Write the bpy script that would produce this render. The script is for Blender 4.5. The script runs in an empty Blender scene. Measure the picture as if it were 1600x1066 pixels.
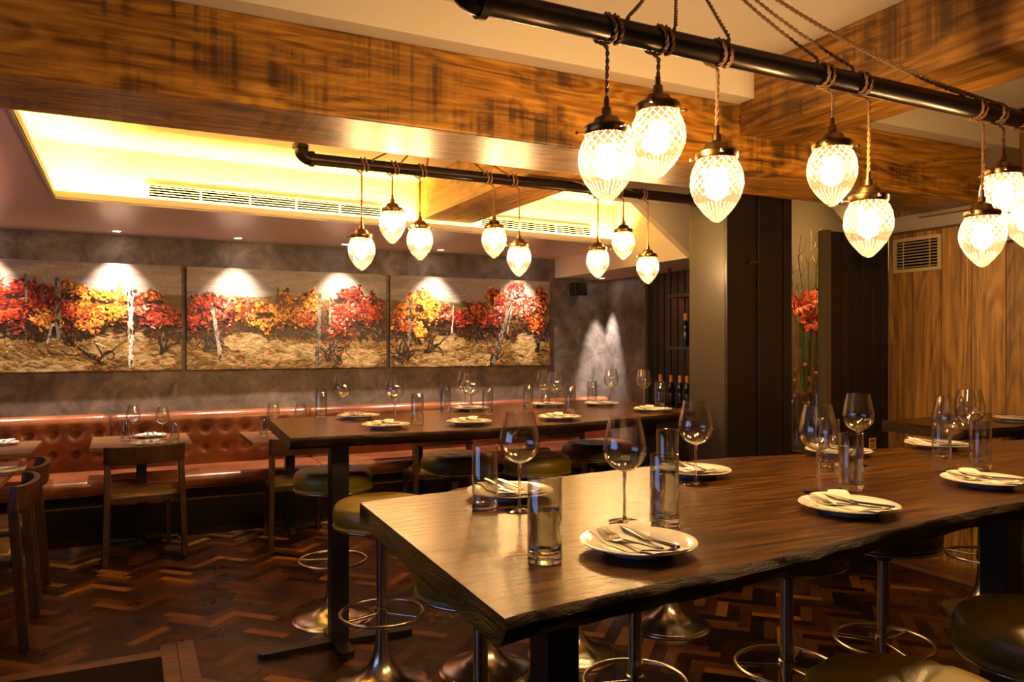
import bpy, math, random
import numpy as np
from mathutils import Vector, Matrix

random.seed(7)
RNG = np.random.RandomState(11)
C = bpy.context.scene.collection
PI = math.pi
ZC = 1.47            # eye height
ZT = 1.06            # top of the high tables

# ------------------------------------------------------------------ helpers
def G(px, py, z):
    """ground position of a photo point that lies at height z"""
    d = 1200.0 * (z - ZC) / (538.0 - py)
    r = (px - 800.0) / 1200.0 * d
    return (.4472 * d + .8944 * r, .8944 * d - .4472 * r)

def col_at(px, Y):
    """X on the plane y=Y seen in photo column px, and depth"""
    t = (px - 800.0) / 1200.0
    d = Y / (.8944 - .4472 * t)
    return d * (.4472 + .8944 * t), d

class MB:
    def __init__(s):
        s.v = []; s.f = []; s.m = []; s.cur = 0
    def add(s, vs, fs):
        o = len(s.v); s.v += [tuple(p) for p in vs]
        for f in fs:
            s.f.append(tuple(i + o for i in f)); s.m.append(s.cur)
        return s
    def box(s, x0, x1, y0, y1, z0, z1, M=None):
        vs = [(x, y, z) for z in (z0, z1) for y in (y0, y1) for x in (x0, x1)]
        if M is not None: vs = [tuple(M @ Vector(p)) for p in vs]
        return s.add(vs, [(0,2,3,1),(4,5,7,6),(0,1,5,4),(2,6,7,3),(0,4,6,2),(1,3,7,5)])
    def bar(s, p0, p1, w, t, up=(0,0,1), taper=1.0):
        p0 = Vector(p0); p1 = Vector(p1); a = (p1 - p0).normalized()
        u = Vector(up); sx = a.cross(u)
        if sx.length < 1e-5: sx = a.cross(Vector((1,0,0)))
        sx.normalize(); sy = sx.cross(a).normalized()
        vs = []
        for p, k in ((p0, 1), (p1, taper)):
            for i, j in ((-1,-1),(1,-1),(1,1),(-1,1)):
                vs.append(p + sx * (i * w / 2 * k) + sy * (j * t / 2 * k))
        return s.add(vs, [(3,2,1,0),(4,5,6,7),(0,1,5,4),(1,2,6,5),(2,3,7,6),(3,0,4,7)])
    def lathe(s, prof, n=32, c=(0,0,0), M=None, close=False):
        """prof: list of (r, z), r=0 ends become poles"""
        vs = []; rings = []
        for r, z in prof:
            if r < 1e-6:
                rings.append([len(vs)]); vs.append((c[0], c[1], c[2] + z))
            else:
                rg = []
                for k in range(n):
                    a = 2 * PI * k / n
                    rg.append(len(vs)); vs.append((c[0] + r * math.cos(a), c[1] + r * math.sin(a), c[2] + z))
                rings.append(rg)
        fs = []
        prs = list(zip(rings[:-1], rings[1:]))
        if close: prs.append((rings[-1], rings[0]))
        for A, B in prs:
            for k in range(n):
                k2 = (k + 1) % n
                if len(A) == 1 and len(B) == 1: break
                if len(A) == 1: fs.append((A[0], B[k2], B[k]))
                elif len(B) == 1: fs.append((A[k], A[k2], B[0]))
                else: fs.append((A[k], A[k2], B[k2], B[k]))
        if M is not None: vs = [tuple(M @ Vector(p)) for p in vs]
        return s.add(vs, fs)
    def tube(s, pts, r, n=8, cap=True, closed=False, radii=None):
        pts = [Vector(p) for p in pts]; N = len(pts)
        vs = []; fs = []; ref = None
        for i, p in enumerate(pts):
            if closed: t = pts[(i+1) % N] - pts[i-1]
            else: t = pts[min(i+1, N-1)] - pts[max(i-1, 0)]
            if t.length < 1e-9: t = Vector((0,0,1))
            t.normalize()
            if ref is None:
                ref = Vector((0,0,1)) if abs(t.z) < .9 else Vector((1,0,0))
            u = ref - t * ref.dot(t)
            if u.length < 1e-5: u = Vector((1,0,0)) - t * t.x
            u.normalize(); w = t.cross(u); ref = u
            rr = radii[i] if radii else r
            for k in range(n):
                a = 2 * PI * k / n
                vs.append(p + u * (rr * math.cos(a)) + w * (rr * math.sin(a)))
        for i in range(N if closed else N - 1):
            j = (i + 1) % N
            for k in range(n):
                k2 = (k + 1) % n
                fs.append((i*n+k, i*n+k2, j*n+k2, j*n+k))
        if cap and not closed:
            fs.append(tuple(range(n - 1, -1, -1))); fs.append(tuple((N-1)*n + k for k in range(n)))
        return s.add(vs, fs)
    def prism(s, poly, z0, z1):
        n = len(poly)
        vs = [(x, y, z0) for x, y in poly] + [(x, y, z1) for x, y in poly]
        return s.add(vs, [tuple(range(n-1, -1, -1)), tuple(range(n, 2*n))] + [(i, (i+1) % n, n + (i+1) % n, n + i) for i in range(n)])
    def build(s, name, mat, parent=None, smooth=None, bevel=None, loc=None, rot=None):
        me = bpy.data.meshes.new(name)
        me.from_pydata([tuple(p) for p in s.v], [], s.f)
        mats = mat if isinstance(mat, (list, tuple)) else [mat]
        for m in mats: me.materials.append(m)
        if len(mats) > 1: me.polygons.foreach_set('material_index', s.m)
        me.validate(); me.update()
        if smooth is not None:
            me.shade_smooth(); me.set_sharp_from_angle(angle=math.radians(smooth))
        o = bpy.data.objects.new(name, me); C.objects.link(o)
        if parent: o.parent = parent
        if loc: o.location = loc
        if rot is not None: o.rotation_euler = rot
        if bevel:
            b = o.modifiers.new('bevel', 'BEVEL'); b.width = bevel; b.segments = 2; b.limit_method = 'ANGLE'
        return o

def tag(o, label, cat, group=None, kind=None):
    o['label'] = label; o['category'] = cat
    if group: o['group'] = group
    if kind: o['kind'] = kind
    return o
def struct(o, label=None):
    o['kind'] = 'structure'
    if label: o['label'] = label
    return o
def thing(name, label, cat, loc=(0,0,0), rz=0, group=None):
    o = bpy.data.objects.new(name, None); C.objects.link(o)
    o.location = loc; o.rotation_euler = (0, 0, rz); o.empty_display_size = .05
    return tag(o, label, cat, group)
def dup(root, loc, rz, label, group=None):
    def cp(o, par):
        c = o.copy(); C.objects.link(c); c.parent = par
        for ch in o.children: cp(ch, c)
        return c
    r = cp(root, None); r.location = loc; r.rotation_euler = (0, 0, rz); r['label'] = label
    if group: r['group'] = group
    return r
def spline(pts, n):
    """Catmull-Rom through pts"""
    P = [np.array(p, float) for p in pts]; P = [2*P[0]-P[1]] + P + [2*P[-1]-P[-2]]
    out = []
    for i in range(1, len(P) - 2):
        for k in range(n):
            t = k / n
            out.append(tuple(.5 * ((2*P[i]) + (-P[i-1]+P[i+1])*t + (2*P[i-1]-5*P[i]+4*P[i+1]-P[i+2])*t*t + (-P[i-1]+3*P[i]-3*P[i+1]+P[i+2])*t**3)))
    out.append(tuple(P[-2]))
    return out

# ------------------------------------------------------------------ materials
def newmat(name):
    m = bpy.data.materials.new(name); m.use_nodes = True
    nt = m.node_tree; nt.nodes.clear()
    out = nt.nodes.new('ShaderNodeOutputMaterial')
    return m, nt, out
def N(nt, t, **kw):
    n = nt.nodes.new(t)
    for k, v in kw.items(): setattr(n, k, v)
    return n
def setin(n, **kw):
    for k, v in kw.items():
        n.inputs[k.replace('_', ' ')].default_value = v
def bsdf(nt, out, **kw):
    b = N(nt, 'ShaderNodeBsdfPrincipled')
    nt.links.new(b.outputs[0], out.inputs[0])
    for k, v in kw.items():
        b.inputs[k].default_value = v
    return b
def rgb(r, g, b): return (r, g, b, 1)
def ramp(nt, stops, interp='LINEAR'):
    r = N(nt, 'ShaderNodeValToRGB'); e = r.color_ramp; e.interpolation = interp
    while len(e.elements) < len(stops): e.elements.new(.5)
    for el, (p, c) in zip(e.elements, stops):
        el.position = p; el.color = c if len(c) == 4 else (*c, 1)
    return r
def plain(name, c, rough=.5, metal=0.0, spec=.5, coat=0.0):
    m, nt, out = newmat(name)
    bsdf(nt, out, **{'Base Color': rgb(*c), 'Roughness': rough, 'Metallic': metal, 'Specular IOR Level': spec, 'Coat Weight': coat})
    return m
def mapped(nt, scale, rot=(0,0,0), loc=(0,0,0)):
    tc = N(nt, 'ShaderNodeTexCoord'); mp = N(nt, 'ShaderNodeMapping')
    mp.inputs['Scale'].default_value = scale; mp.inputs['Rotation'].default_value = rot; mp.inputs['Location'].default_value = loc
    nt.links.new(tc.outputs['Object'], mp.inputs['Vector'])
    return mp
def noise(nt, vec, scale, detail=4, rough=.55, dist=0.0):
    n = N(nt, 'ShaderNodeTexNoise'); setin(n, Scale=scale, Detail=detail, Roughness=rough, Distortion=dist)
    nt.links.new(vec, n.inputs['Vector'])
    return n
def mixc(nt, a, b, fac, mode='MIX'):
    m = N(nt, 'ShaderNodeMix', data_type='RGBA', blend_type=mode)
    for s, v in ((m.inputs[6], a), (m.inputs[7], b), (m.inputs[0], fac)):
        if hasattr(v, 'is_linked') or isinstance(v, bpy.types.NodeSocket): nt.links.new(v, s)
        else: s.default_value = v
    return m.outputs[2]
def bump(nt, h, strength, dist, b):
    bp = N(nt, 'ShaderNodeBump'); setin(bp, Strength=strength, Distance=dist)
    nt.links.new(h, bp.inputs['Height']); nt.links.new(bp.outputs[0], b.inputs['Normal'])
    return bp

def wood(name, axis, dark, mid, light, rough=.45, stain=None, scale=1.0, knots=True, coat=0.0, plank_attr=False, stain_lo=.52, saw=0.0, bumpst=.35, tint=None):
    """grain along axis (0,1,2)"""
    m, nt, out = newmat(name)
    sc = [9 * scale] * 3; sc[axis] = 1.3 * scale
    mp = mapped(nt, tuple(sc))
    vec = mp.outputs[0]
    if plank_attr:
        at = N(nt, 'ShaderNodeAttribute', attribute_name='tone')
        off = N(nt, 'ShaderNodeVectorMath', operation='SCALE'); nt.links.new(at.outputs['Color'], off.inputs[0]); off.inputs[3].default_value = 37.0
        ad = N(nt, 'ShaderNodeVectorMath', operation='ADD'); nt.links.new(mp.outputs[0], ad.inputs[0]); nt.links.new(off.outputs[0], ad.inputs[1])
        vec = ad.outputs[0]
    big = noise(nt, vec, .55, 3, .5, .6)
    # rings from a distorted distance field: cathedral grain
    sinm = N(nt, 'ShaderNodeMath', operation='MULTIPLY'); nt.links.new(big.outputs[0], sinm.inputs[0]); sinm.inputs[1].default_value = 75
    sn = N(nt, 'ShaderNodeMath', operation='SINE'); nt.links.new(sinm.outputs[0], sn.inputs[0])
    fs = N(nt, 'ShaderNodeVectorMath', operation='MULTIPLY'); nt.links.new(vec, fs.inputs[0])
    fv = [1.0] * 3; fv[axis] = .32; fs.inputs[1].default_value = fv
    fine = noise(nt, fs.outputs[0], 5.0, 6, .62)
    cb = N(nt, 'ShaderNodeMath', operation='MULTIPLY_ADD'); nt.links.new(sn.outputs[0], cb.inputs[0]); cb.inputs[1].default_value = .085; nt.links.new(fine.outputs[0], cb.inputs[2])
    r = ramp(nt, [(.28, dark), (.5, mid), (.72, light)])
    nt.links.new(cb.outputs[0], r.inputs[0])
    colr = r.outputs[0]
    patch = noise(nt, vec, .35, 3, .6)
    pr = ramp(nt, [(.35, (.72, .68, .62)), (.65, (1.15, 1.1, 1.05))]); nt.links.new(patch.outputs[0], pr.inputs[0])
    colr = mixc(nt, colr, pr.outputs[0], 1.0, 'MULTIPLY')
    if stain:
        s2 = [2.6] * 3; s2[axis] = 1.1
        mp2 = mapped(nt, tuple(s2), loc=(3.1, 1.7, .4))
        st = noise(nt, mp2.outputs[0], 1.3, 9, .68, .35)
        sr = ramp(nt, [(stain_lo, (0, 0, 0)), (stain_lo + .1, (1, 1, 1))]); nt.links.new(st.outputs[0], sr.inputs[0])
        fac = sr.outputs[0]
        if saw > 0:
            s3 = [.6] * 3; s3[axis] = 26
            mp3 = mapped(nt, tuple(s3))
            sw = noise(nt, mp3.outputs[0], 1.0, 3, .6)
            swr = ramp(nt, [(.42, (.35, .35, .35)), (.58, (1, 1, 1))]); nt.links.new(sw.outputs[0], swr.inputs[0])
            fac = mixc(nt, sr.outputs[0], swr.outputs[0], 1.0, 'MULTIPLY')
        fm = N(nt, 'ShaderNodeMath', operation='MULTIPLY'); nt.links.new(fac, fm.inputs[0]); fm.inputs[1].default_value = .82
        colr = mixc(nt, colr, rgb(*stain), fm.outputs[0])
    if knots:
        s4 = [2.4 * scale] * 3; s4[axis] = 1.1 * scale
        mp4 = mapped(nt, tuple(s4), loc=(.3, .2, .1))
        vo = N(nt, 'ShaderNodeTexVoronoi'); setin(vo, Scale=1.0, Randomness=1.0)
        v4 = mp4.outputs[0]
        if plank_attr:
            ad4 = N(nt, 'ShaderNodeVectorMath', operation='ADD'); nt.links.new(v4, ad4.inputs[0]); nt.links.new(off.outputs[0], ad4.inputs[1]); v4 = ad4.outputs[0]
        nz = noise(nt, v4, 4, 2, .5)
        mixv = mixc(nt, v4, nz.outputs['Color'], .12)
        nt.links.new(mixv, vo.inputs['Vector'])
        kr = ramp(nt, [(.05, (1, 1, 1)), (.13, (0, 0, 0))]); nt.links.new(vo.outputs['Distance'], kr.inputs[0])
        km = N(nt, 'ShaderNodeMath', operation='MULTIPLY'); nt.links.new(kr.outputs[0], km.inputs[0]); km.inputs[1].default_value = .85
        colr = mixc(nt, colr, rgb(dark[0]*.22, dark[1]*.2, dark[2]*.2), km.outputs[0])
    if plank_attr:
        sep = N(nt, 'ShaderNodeSeparateColor'); nt.links.new(at.outputs['Color'], sep.inputs[0])
        tr = ramp(nt, [(0, (.72, .68, .62)), (1, (1.15, 1.12, 1.08))]); nt.links.new(sep.outputs[0], tr.inputs[0])
        colr = mixc(nt, colr, tr.outputs[0], 1.0, 'MULTIPLY')
    b = bsdf(nt, out, Roughness=rough); nt.links.new(colr, b.inputs['Base Color'])
    b.inputs['Coat Weight'].default_value = coat
    if tint: b.inputs['Specular Tint'].default_value = rgb(*tint)
    b.inputs['Coat Roughness'].default_value = .12
    bump(nt, cb.outputs[0], bumpst, .004, b)
    return m

M = {}
M['beam_x'] = wood('beam oak along x', 0, (.12,.042,.005), (.40,.175,.017), (.64,.33,.044), rough=.40, stain=(.024,.010,.004), stain_lo=.485, saw=.6)
M['beam_y'] = wood('beam oak along y', 1, (.13,.052,.007), (.34,.155,.020), (.52,.27,.042), rough=.5, stain=(.04,.02,.008), stain_lo=.5, saw=1.0)
M['oak_wall'] = wood('oak plank', 2, (.15,.065,.009), (.36,.185,.028), (.54,.31,.065), rough=.5, plank_attr=True, scale=.9, bumpst=.2)
M['table_top'] = wood('walnut slab', 0, (.014,.005,.0012), (.066,.026,.0045), (.145,.062,.011), rough=.26, scale=1.2, knots=True, bumpst=.5, tint=(1,.70,.33))
M['dining_top'] = wood('dining tabletop wood', 0, (.09,.04,.015), (.20,.095,.035), (.28,.14,.055), rough=.33, scale=1.6, knots=False, bumpst=.1)
M['chair_wood'] = wood('chair walnut', 2, (.018,.007,.002), (.038,.015,.004), (.06,.026,.008), rough=.4, scale=2, knots=False, bumpst=.1)
M['base_wood'] = wood('skirting oak', 1, (.08,.035,.01), (.17,.08,.02), (.24,.12,.035), rough=.4, scale=1, knots=False)
M['border_wood'] = wood('border board', 0, (.05,.018,.006), (.12,.05,.014), (.2,.09,.025), rough=.35, scale=2, knots=False)

def live_edge():
    m, nt, out = newmat('bark live edge')
    mp = mapped(nt, (3, 3, 14)); n = noise(nt, mp.outputs[0], 2.0, 8, .7, .8)
    r = ramp(nt, [(.38, (.008,.003,.001)), (.55, (.026,.011,.004)), (.7, (.08,.034,.011))]); nt.links.new(n.outputs[0], r.inputs[0])
    b = bsdf(nt, out, **{'Roughness': .45, 'Specular IOR Level': .2, 'Specular Tint': rgb(1, .7, .45)}); nt.links.new(r.outputs[0], b.inputs['Base Color']); bump(nt, n.outputs[0], .9, .02, b)
    return m
M['live'] = live_edge()

def concrete():
    m, nt, out = newmat('polished plaster')
    mp = mapped(nt, (1, 1, 1)); a = noise(nt, mp.outputs[0], 1.3, 9, .62, .7); c = noise(nt, mp.outputs[0], 5.5, 8, .65, 1.2)
    v = N(nt, 'ShaderNodeTexVoronoi', feature='DISTANCE_TO_EDGE'); setin(v, Scale=1.3)
    mv = mixc(nt, mp.outputs[0], c.outputs['Color'], .35); nt.links.new(mv, v.inputs['Vector'])
    r = ramp(nt, [(.36, (.075,.060,.052)), (.5, (.155,.130,.115)), (.66, (.27,.235,.215))]); nt.links.new(a.outputs[0], r.inputs[0])
    r2 = ramp(nt, [(.36, (.62,.58,.55)), (.62, (1.25,1.22,1.2))]); nt.links.new(c.outputs[0], r2.inputs[0])
    x = mixc(nt, r.outputs[0], r2.outputs[0], 1.0, 'MULTIPLY')
    vr = ramp(nt, [(.0, (.7,.68,.65)), (.02, (1,1,1))]); nt.links.new(v.outputs['Distance'], vr.inputs[0])
    x = mixc(nt, x, vr.outputs[0], .5, 'MULTIPLY')
    b = bsdf(nt, out, Roughness=.5); nt.links.new(x, b.inputs['Base Color']); bump(nt, c.outputs[0], .15, .01, b)
    return m
M['concrete'] = concrete()

def paintwall(name, c, rough=.6):
    m, nt, out = newmat(name)
    mp = mapped(nt, (1,1,1)); n = noise(nt, mp.outputs[0], 30, 3, .5)
    b = bsdf(nt, out, **{'Base Color': rgb(*c), 'Roughness': rough}); bump(nt, n.outputs[0], .06, .003, b)
    return m
M['ceil'] = paintwall('ceiling paint', (.62,.55,.46), .42)
M['low_ceil'] = paintwall('dropped ceiling satin paint', (.74,.64,.66), .3)
M['soffit'] = paintwall('soffit cream paint', (.72,.63,.48))
M['dark_paint'] = paintwall('dark brown paint', (.07,.055,.045), .5)
M['taupe'] = paintwall('taupe paint', (.30,.24,.17), .5)
M['hall'] = paintwall('hall paint', (.24,.18,.10), .6)
M['column'] = paintwall('column grey green paint', (.038,.031,.022), .42)
M['black_board'] = plain('black satin boards', (.011,.008,.005), .28)
M['black_metal'] = plain('black powder coated steel', (.012,.009,.007), .38, 0, .5)
M['iron'] = plain('dark iron pipe', (.028,.018,.012), .3, .6)
M['brass'] = plain('aged brass', (.22,.12,.04), .3, 1.0)
M['screw'] = plain('bright brass screw', (.75,.55,.32), .2, 1.0)
M['chrome'] = plain('brushed steel', (.55,.47,.36), .23, 1.0)
M['steel'] = plain('polished cutlery steel', (.75,.70,.62), .16, 1.0)
M['china'] = plain('white china', (.80,.75,.66), .14, 0, .5, .4)
M['cap'] = plain('orange foil', (.75,.30,.04), .35)
M['paper'] = plain('paper', (.75,.68,.55), .7)
M['speaker'] = plain('black plastic', (.012,.01,.009), .45)
M['rope_iron'] = plain('dark coir mat', (.006,.004,.003), .95, 0, .1)
M['vent_white'] = plain('white enamel vent', (.75,.68,.45), .45)
M['vent_cream'] = plain('cream vent frame', (.55,.42,.17), .45)
M['dark'] = plain('dark void', (.0006,.0005,.0004), 1.0, 0, 0.0)

def fabric_cord():
    m, nt, out = newmat('twisted fabric cord')
    b = bsdf(nt, out, **{'Base Color': rgb(.26,.14,.055), 'Roughness': .7}); return m
M['cord'] = fabric_cord()
def napkin():
    m, nt, out = newmat('napkin paper linen')
    mp = mapped(nt, (1,1,1)); n = noise(nt, mp.outputs[0], 260, 2, .5)
    b = bsdf(nt, out, **{'Base Color': rgb(.80,.74,.62), 'Roughness': .85}); bump(nt, n.outputs[0], .2, .001, b); return m
M['napkin'] = napkin()
def leather(name, c1, c2, rough, sc=14):
    m, nt, out = newmat(name)
    mp = mapped(nt, (1,1,1)); n = noise(nt, mp.outputs[0], 2.5, 5, .6); v = N(nt, 'ShaderNodeTexVoronoi'); setin(v, Scale=sc*14); nt.links.new(mp.outputs[0], v.inputs['Vector'])
    r = ramp(nt, [(.35, c1), (.65, c2)]); nt.links.new(n.outputs[0], r.inputs[0])
    w = noise(nt, mp.outputs[0], 9, 6, .65, .6)
    ad = N(nt, 'ShaderNodeMath', operation='MULTIPLY_ADD'); nt.links.new(v.outputs['Distance'], ad.inputs[0]); ad.inputs[1].default_value = .15; nt.links.new(w.outputs[0], ad.inputs[2])
    b = bsdf(nt, out, Roughness=rough); nt.links.new(r.outputs[0], b.inputs['Base Color']); bump(nt, ad.outputs[0], .3, .006, b)
    return m
M['tan_leather'] = leather('cognac leather', (.12,.036,.013), (.23,.075,.025), .26, 10)
M['olive_leather'] = leather('olive leather', (.17,.112,.008), (.29,.195,.016), .36, 16)
M['seat_leather'] = leather('chair seat leather', (.12,.072,.022), (.18,.11,.035), .3, 16)

def parquet():
    m, nt, out = newmat('herringbone parquet')
    at = N(nt, 'ShaderNodeAttribute', attribute_name='tone'); sep = N(nt, 'ShaderNodeSeparateColor'); nt.links.new(at.outputs['Color'], sep.inputs[0])
    r = ramp(nt, [(0, (.003,.0012,.0006)), (.25, (.014,.005,.0015)), (.5, (.045,.016,.004)), (.75, (.095,.036,.008)), (1, (.27,.12,.017))]); nt.links.new(sep.outputs[0], r.inputs[0])
    uv = N(nt, 'ShaderNodeUVMap', uv_map='grain')
    mp = N(nt, 'ShaderNodeMapping'); mp.inputs['Scale'].default_value = (3, 40, 1); nt.links.new(uv.outputs[0], mp.inputs['Vector'])
    n = noise(nt, mp.outputs[0], 1.0, 6, .65, .4)
    nr = ramp(nt, [(.3, (.6,.55,.5)), (.7, (1.3,1.25,1.2))]); nt.links.new(n.outputs[0], nr.inputs[0])
    x = mixc(nt, r.outputs[0], nr.outputs[0], 1.0, 'MULTIPLY')
    mp2 = mapped(nt, (1,1,1)); sc = noise(nt, mp2.outputs[0], 3.0, 8, .7)
    rr = ramp(nt, [(.35, (.24,.24,.24)), (.7, (.46,.46,.46))]); nt.links.new(sc.outputs[0], rr.inputs[0])
    b = bsdf(nt, out, **{'Specular IOR Level': .3, 'Specular Tint': rgb(1, .7, .45)}); nt.links.new(x, b.inputs['Base Color']); nt.links.new(rr.outputs[0], b.inputs['Roughness']); bump(nt, n.outputs[0], .2, .002, b)
    return m
M['parquet'] = parquet()

def emit(name, c, s):
    m, nt, out = newmat(name); e = N(nt, 'ShaderNodeEmission'); e.inputs[0].default_value = rgb(*c); e.inputs[1].default_value = s
    nt.links.new(e.outputs[0], out.inputs[0]); return m
M['bulb'] = emit('lamp filament glow', (1.0, .60, .24), 150)
M['led'] = emit('warm yellow led strip', (1.0, .62, .11), 290)
M['spot_lens'] = emit('spot lens', (1.0, .80, .66), 30)

def schlick(nt, f0, power=4.0):
    lw = N(nt, 'ShaderNodeLayerWeight'); lw.inputs[0].default_value = .5
    pw = N(nt, 'ShaderNodeMath', operation='POWER'); nt.links.new(lw.outputs['Facing'], pw.inputs[0]); pw.inputs[1].default_value = power
    ma = N(nt, 'ShaderNodeMath', operation='MULTIPLY_ADD'); nt.links.new(pw.outputs[0], ma.inputs[0]); ma.inputs[1].default_value = .85; ma.inputs[2].default_value = f0
    return ma.outputs[0]
def thin_glass(name, tint=(1,1,1), refl=1.0, cloud=0.0):
    m, nt, out = newmat(name)
    tr = N(nt, 'ShaderNodeBsdfTransparent'); tr.inputs[0].default_value = rgb(*tint)
    gl = N(nt, 'ShaderNodeBsdfGlossy'); gl.inputs['Roughness'].default_value = .02
    mx = N(nt, 'ShaderNodeMixShader'); nt.links.new(schlick(nt, .09 * refl, 2.4), mx.inputs[0]); nt.links.new(tr.outputs[0], mx.inputs[1]); nt.links.new(gl.outputs[0], mx.inputs[2])
    nt.links.new(mx.outputs[0], out.inputs[0]); return m
M['bowl'] = thin_glass('thin wine glass', (.97,.97,.95))
M['tumbler_wall'] = thin_glass('tumbler wall glass', (.95,.95,.91), 1.3)
M['pane'] = thin_glass('window glass', (.9,.94,1.0))
def solid_glass(name, c, ior=1.5):
    m, nt, out = newmat(name); g = N(nt, 'ShaderNodeBsdfGlass'); g.inputs['Color'].default_value = rgb(*c); g.inputs['IOR'].default_value = ior; g.inputs['Roughness'].default_value = 0.0
    nt.links.new(g.outputs[0], out.inputs[0]); return m
M['glass'] = solid_glass('solid clear glass', (.99,.99,.96))
M['water'] = solid_glass('still water', (.95,.96,.94), 1.33)
def bottle_glass():
    m, nt, out = newmat('dark wine bottle'); bsdf(nt, out, **{'Base Color': rgb(.006,.008,.004), 'Roughness': .06}); return m
M['bottle'] = bottle_glass()

def globe_glass():
    """cut glass: engraved lozenges round the shoulder, ribs near the tip"""
    m, nt, out = newmat('cut glass globe')
    tc = N(nt, 'ShaderNodeTexCoord'); sp = N(nt, 'ShaderNodeSeparateXYZ'); nt.links.new(tc.outputs['Object'], sp.inputs[0])
    def mth(op, a, b=None, c=None):
        n = N(nt, 'ShaderNodeMath', operation=op)
        for i, v in enumerate((a, b, c)):
            if v is None: continue
            if isinstance(v, (int, float)): n.inputs[i].default_value = v
            else: nt.links.new(v, n.inputs[i])
        return n.outputs[0]
    ang = mth('ARCTAN2', sp.outputs[1], sp.outputs[0])
    a = mth('MULTIPLY', ang, 9); z = mth('MULTIPLY', sp.outputs[2], 130)
    s1 = mth('ABSOLUTE', mth('SINE', mth('ADD', a, z))); s2 = mth('ABSOLUTE', mth('SINE', mth('SUBTRACT', a, z)))
    line = mth('LESS_THAN', mth('MINIMUM', s1, s2), .24)
    zone = mth('GREATER_THAN', sp.outputs[2], -.088)
    dia = mth('MULTIPLY', line, zone)
    rib = mth('MULTIPLY', mth('LESS_THAN', mth('ABSOLUTE', mth('SINE', mth('MULTIPLY', ang, 14))), .3), mth('LESS_THAN', sp.outputs[2], -.125))
    mask = mth('MAXIMUM', dia, mth('MULTIPLY', rib, .7))
    trl = N(nt, 'ShaderNodeBsdfTranslucent'); trl.inputs[0].default_value = rgb(.95,.9,.82)
    dif = N(nt, 'ShaderNodeBsdfDiffuse'); dif.inputs[0].default_value = rgb(.9,.85,.78)
    fro = N(nt, 'ShaderNodeMixShader'); fro.inputs[0].default_value = .25; nt.links.new(trl.outputs[0], fro.inputs[1]); nt.links.new(dif.outputs[0], fro.inputs[2])
    tra = N(nt, 'ShaderNodeBsdfTransparent'); tra.inputs[0].default_value = rgb(.98,.96,.93)
    gl = N(nt, 'ShaderNodeBsdfGlossy'); gl.inputs['Roughness'].default_value = .06
    c1 = N(nt, 'ShaderNodeMixShader'); nt.links.new(schlick(nt, .08, 3.0), c1.inputs[0]); nt.links.new(tra.outputs[0], c1.inputs[1]); nt.links.new(gl.outputs[0], c1.inputs[2])
    fac = mth('MULTIPLY_ADD', mask, .22, .013)
    mx = N(nt, 'ShaderNodeMixShader'); nt.links.new(fac, mx.inputs[0]); nt.links.new(c1.outputs[0], mx.inputs[1]); nt.links.new(fro.outputs[0], mx.inputs[2])
    bp = N(nt, 'ShaderNodeBump'); setin(bp, Strength=.8, Distance=.003); nt.links.new(mask, bp.inputs['Height']); nt.links.new(bp.outputs[0], gl.inputs['Normal'])
    nt.links.new(mx.outputs[0], out.inputs[0]); return m
M['globe'] = globe_glass()

# ------------------------------------------------------------------ the room
LOW, HIGH = 2.37, 2.75
XL, XR, YN, YF = -3.6, 4.69, -2.6, 7.1
RECX0, RECX1 = -.4, 4.06
def recy(x): return 5.49 + .07 * (x + .4)

# floor: herringbone blocks at 45 degrees, with a sunken dark mat in a board border
mat_rect = (-1.35, .14, 2.75, 3.95)
def build_floor():
    W = .063; n = 4; mb = MB(); tones = []; uvs = []
    c45 = math.cos(PI/4)
    x0, x1, y0, y1 = XL + .05, 6.2, .6, YF - .02
    for k in range(-175, 175):
        for mm in range(-44, 44):
            for kind in (0, 1):
                ox, oy = k + n * mm, k - n * mm
                if kind == 0: rc = (ox, ox + n, oy, oy + 1)
                else: rc = (ox + n, ox + n + 1, oy + 1 - n, oy + 1)
                g = .022
                cs = [(rc[0]+g, rc[2]+g), (rc[1]-g, rc[2]+g), (rc[1]-g, rc[3]-g), (rc[0]+g, rc[3]-g)]
                w = [((a * c45 - b * c45) * W + .03, (a * c45 + b * c45) * W + 3.0) for a, b in cs]
                cx = sum(p[0] for p in w) / 4; cy = sum(p[1] for p in w) / 4
                if not (x0 + .12 < cx < x1 and y0 < cy < y1 - .1): continue
                if max(p[0] for p in w) > mat_rect[0] - .1 and min(p[0] for p in w) < mat_rect[1] + .16 and max(p[1] for p in w) > mat_rect[2] - .1 and min(p[1] for p in w) < mat_rect[3] + .09:
                    if mat_rect[0] - .05 < cx < mat_rect[1] + .1 and mat_rect[2] - .05 < cy < mat_rect[3] + .05: continue
                mb.add([(p[0], p[1], .003) for p in w], [(0, 1, 2, 3)])
                t = random.random()
                t = t * .75 if random.random() < .9 else .8 + random.random() * .2
                tones.append(t); o = random.random() * 50
                uvs += [(o, o), (o + 1, o), (o + 1, o + .25), (o, o + .25)] if kind == 0 else [(o, o), (o, o + .25), (o + 1, o + .25), (o + 1, o)]
    # closed slab below the blocks
    nb = len(mb.f)
    mb.box(XL, 6.4, YN, YF + .1, -.08, 0.0)
    ob = mb.build('floor', M['parquet'])
    me = ob.data
    at = me.attributes.new('tone', 'FLOAT_COLOR', 'FACE')
    cols = np.zeros((len(me.polygons), 4), np.float32); cols[:nb, 0] = tones; cols[nb:, 0] = .05; cols[:, 3] = 1
    at.data.foreach_set('color', cols.ravel())
    uvl = me.uv_layers.new(name='grain'); arr = np.zeros((len(me.loops), 2), np.float32); arr[:len(uvs)] = uvs
    uvl.data.foreach_set('uv', arr.ravel())
    struct(ob)
build_floor()
x0, x1, y0, y1 = mat_rect
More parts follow.
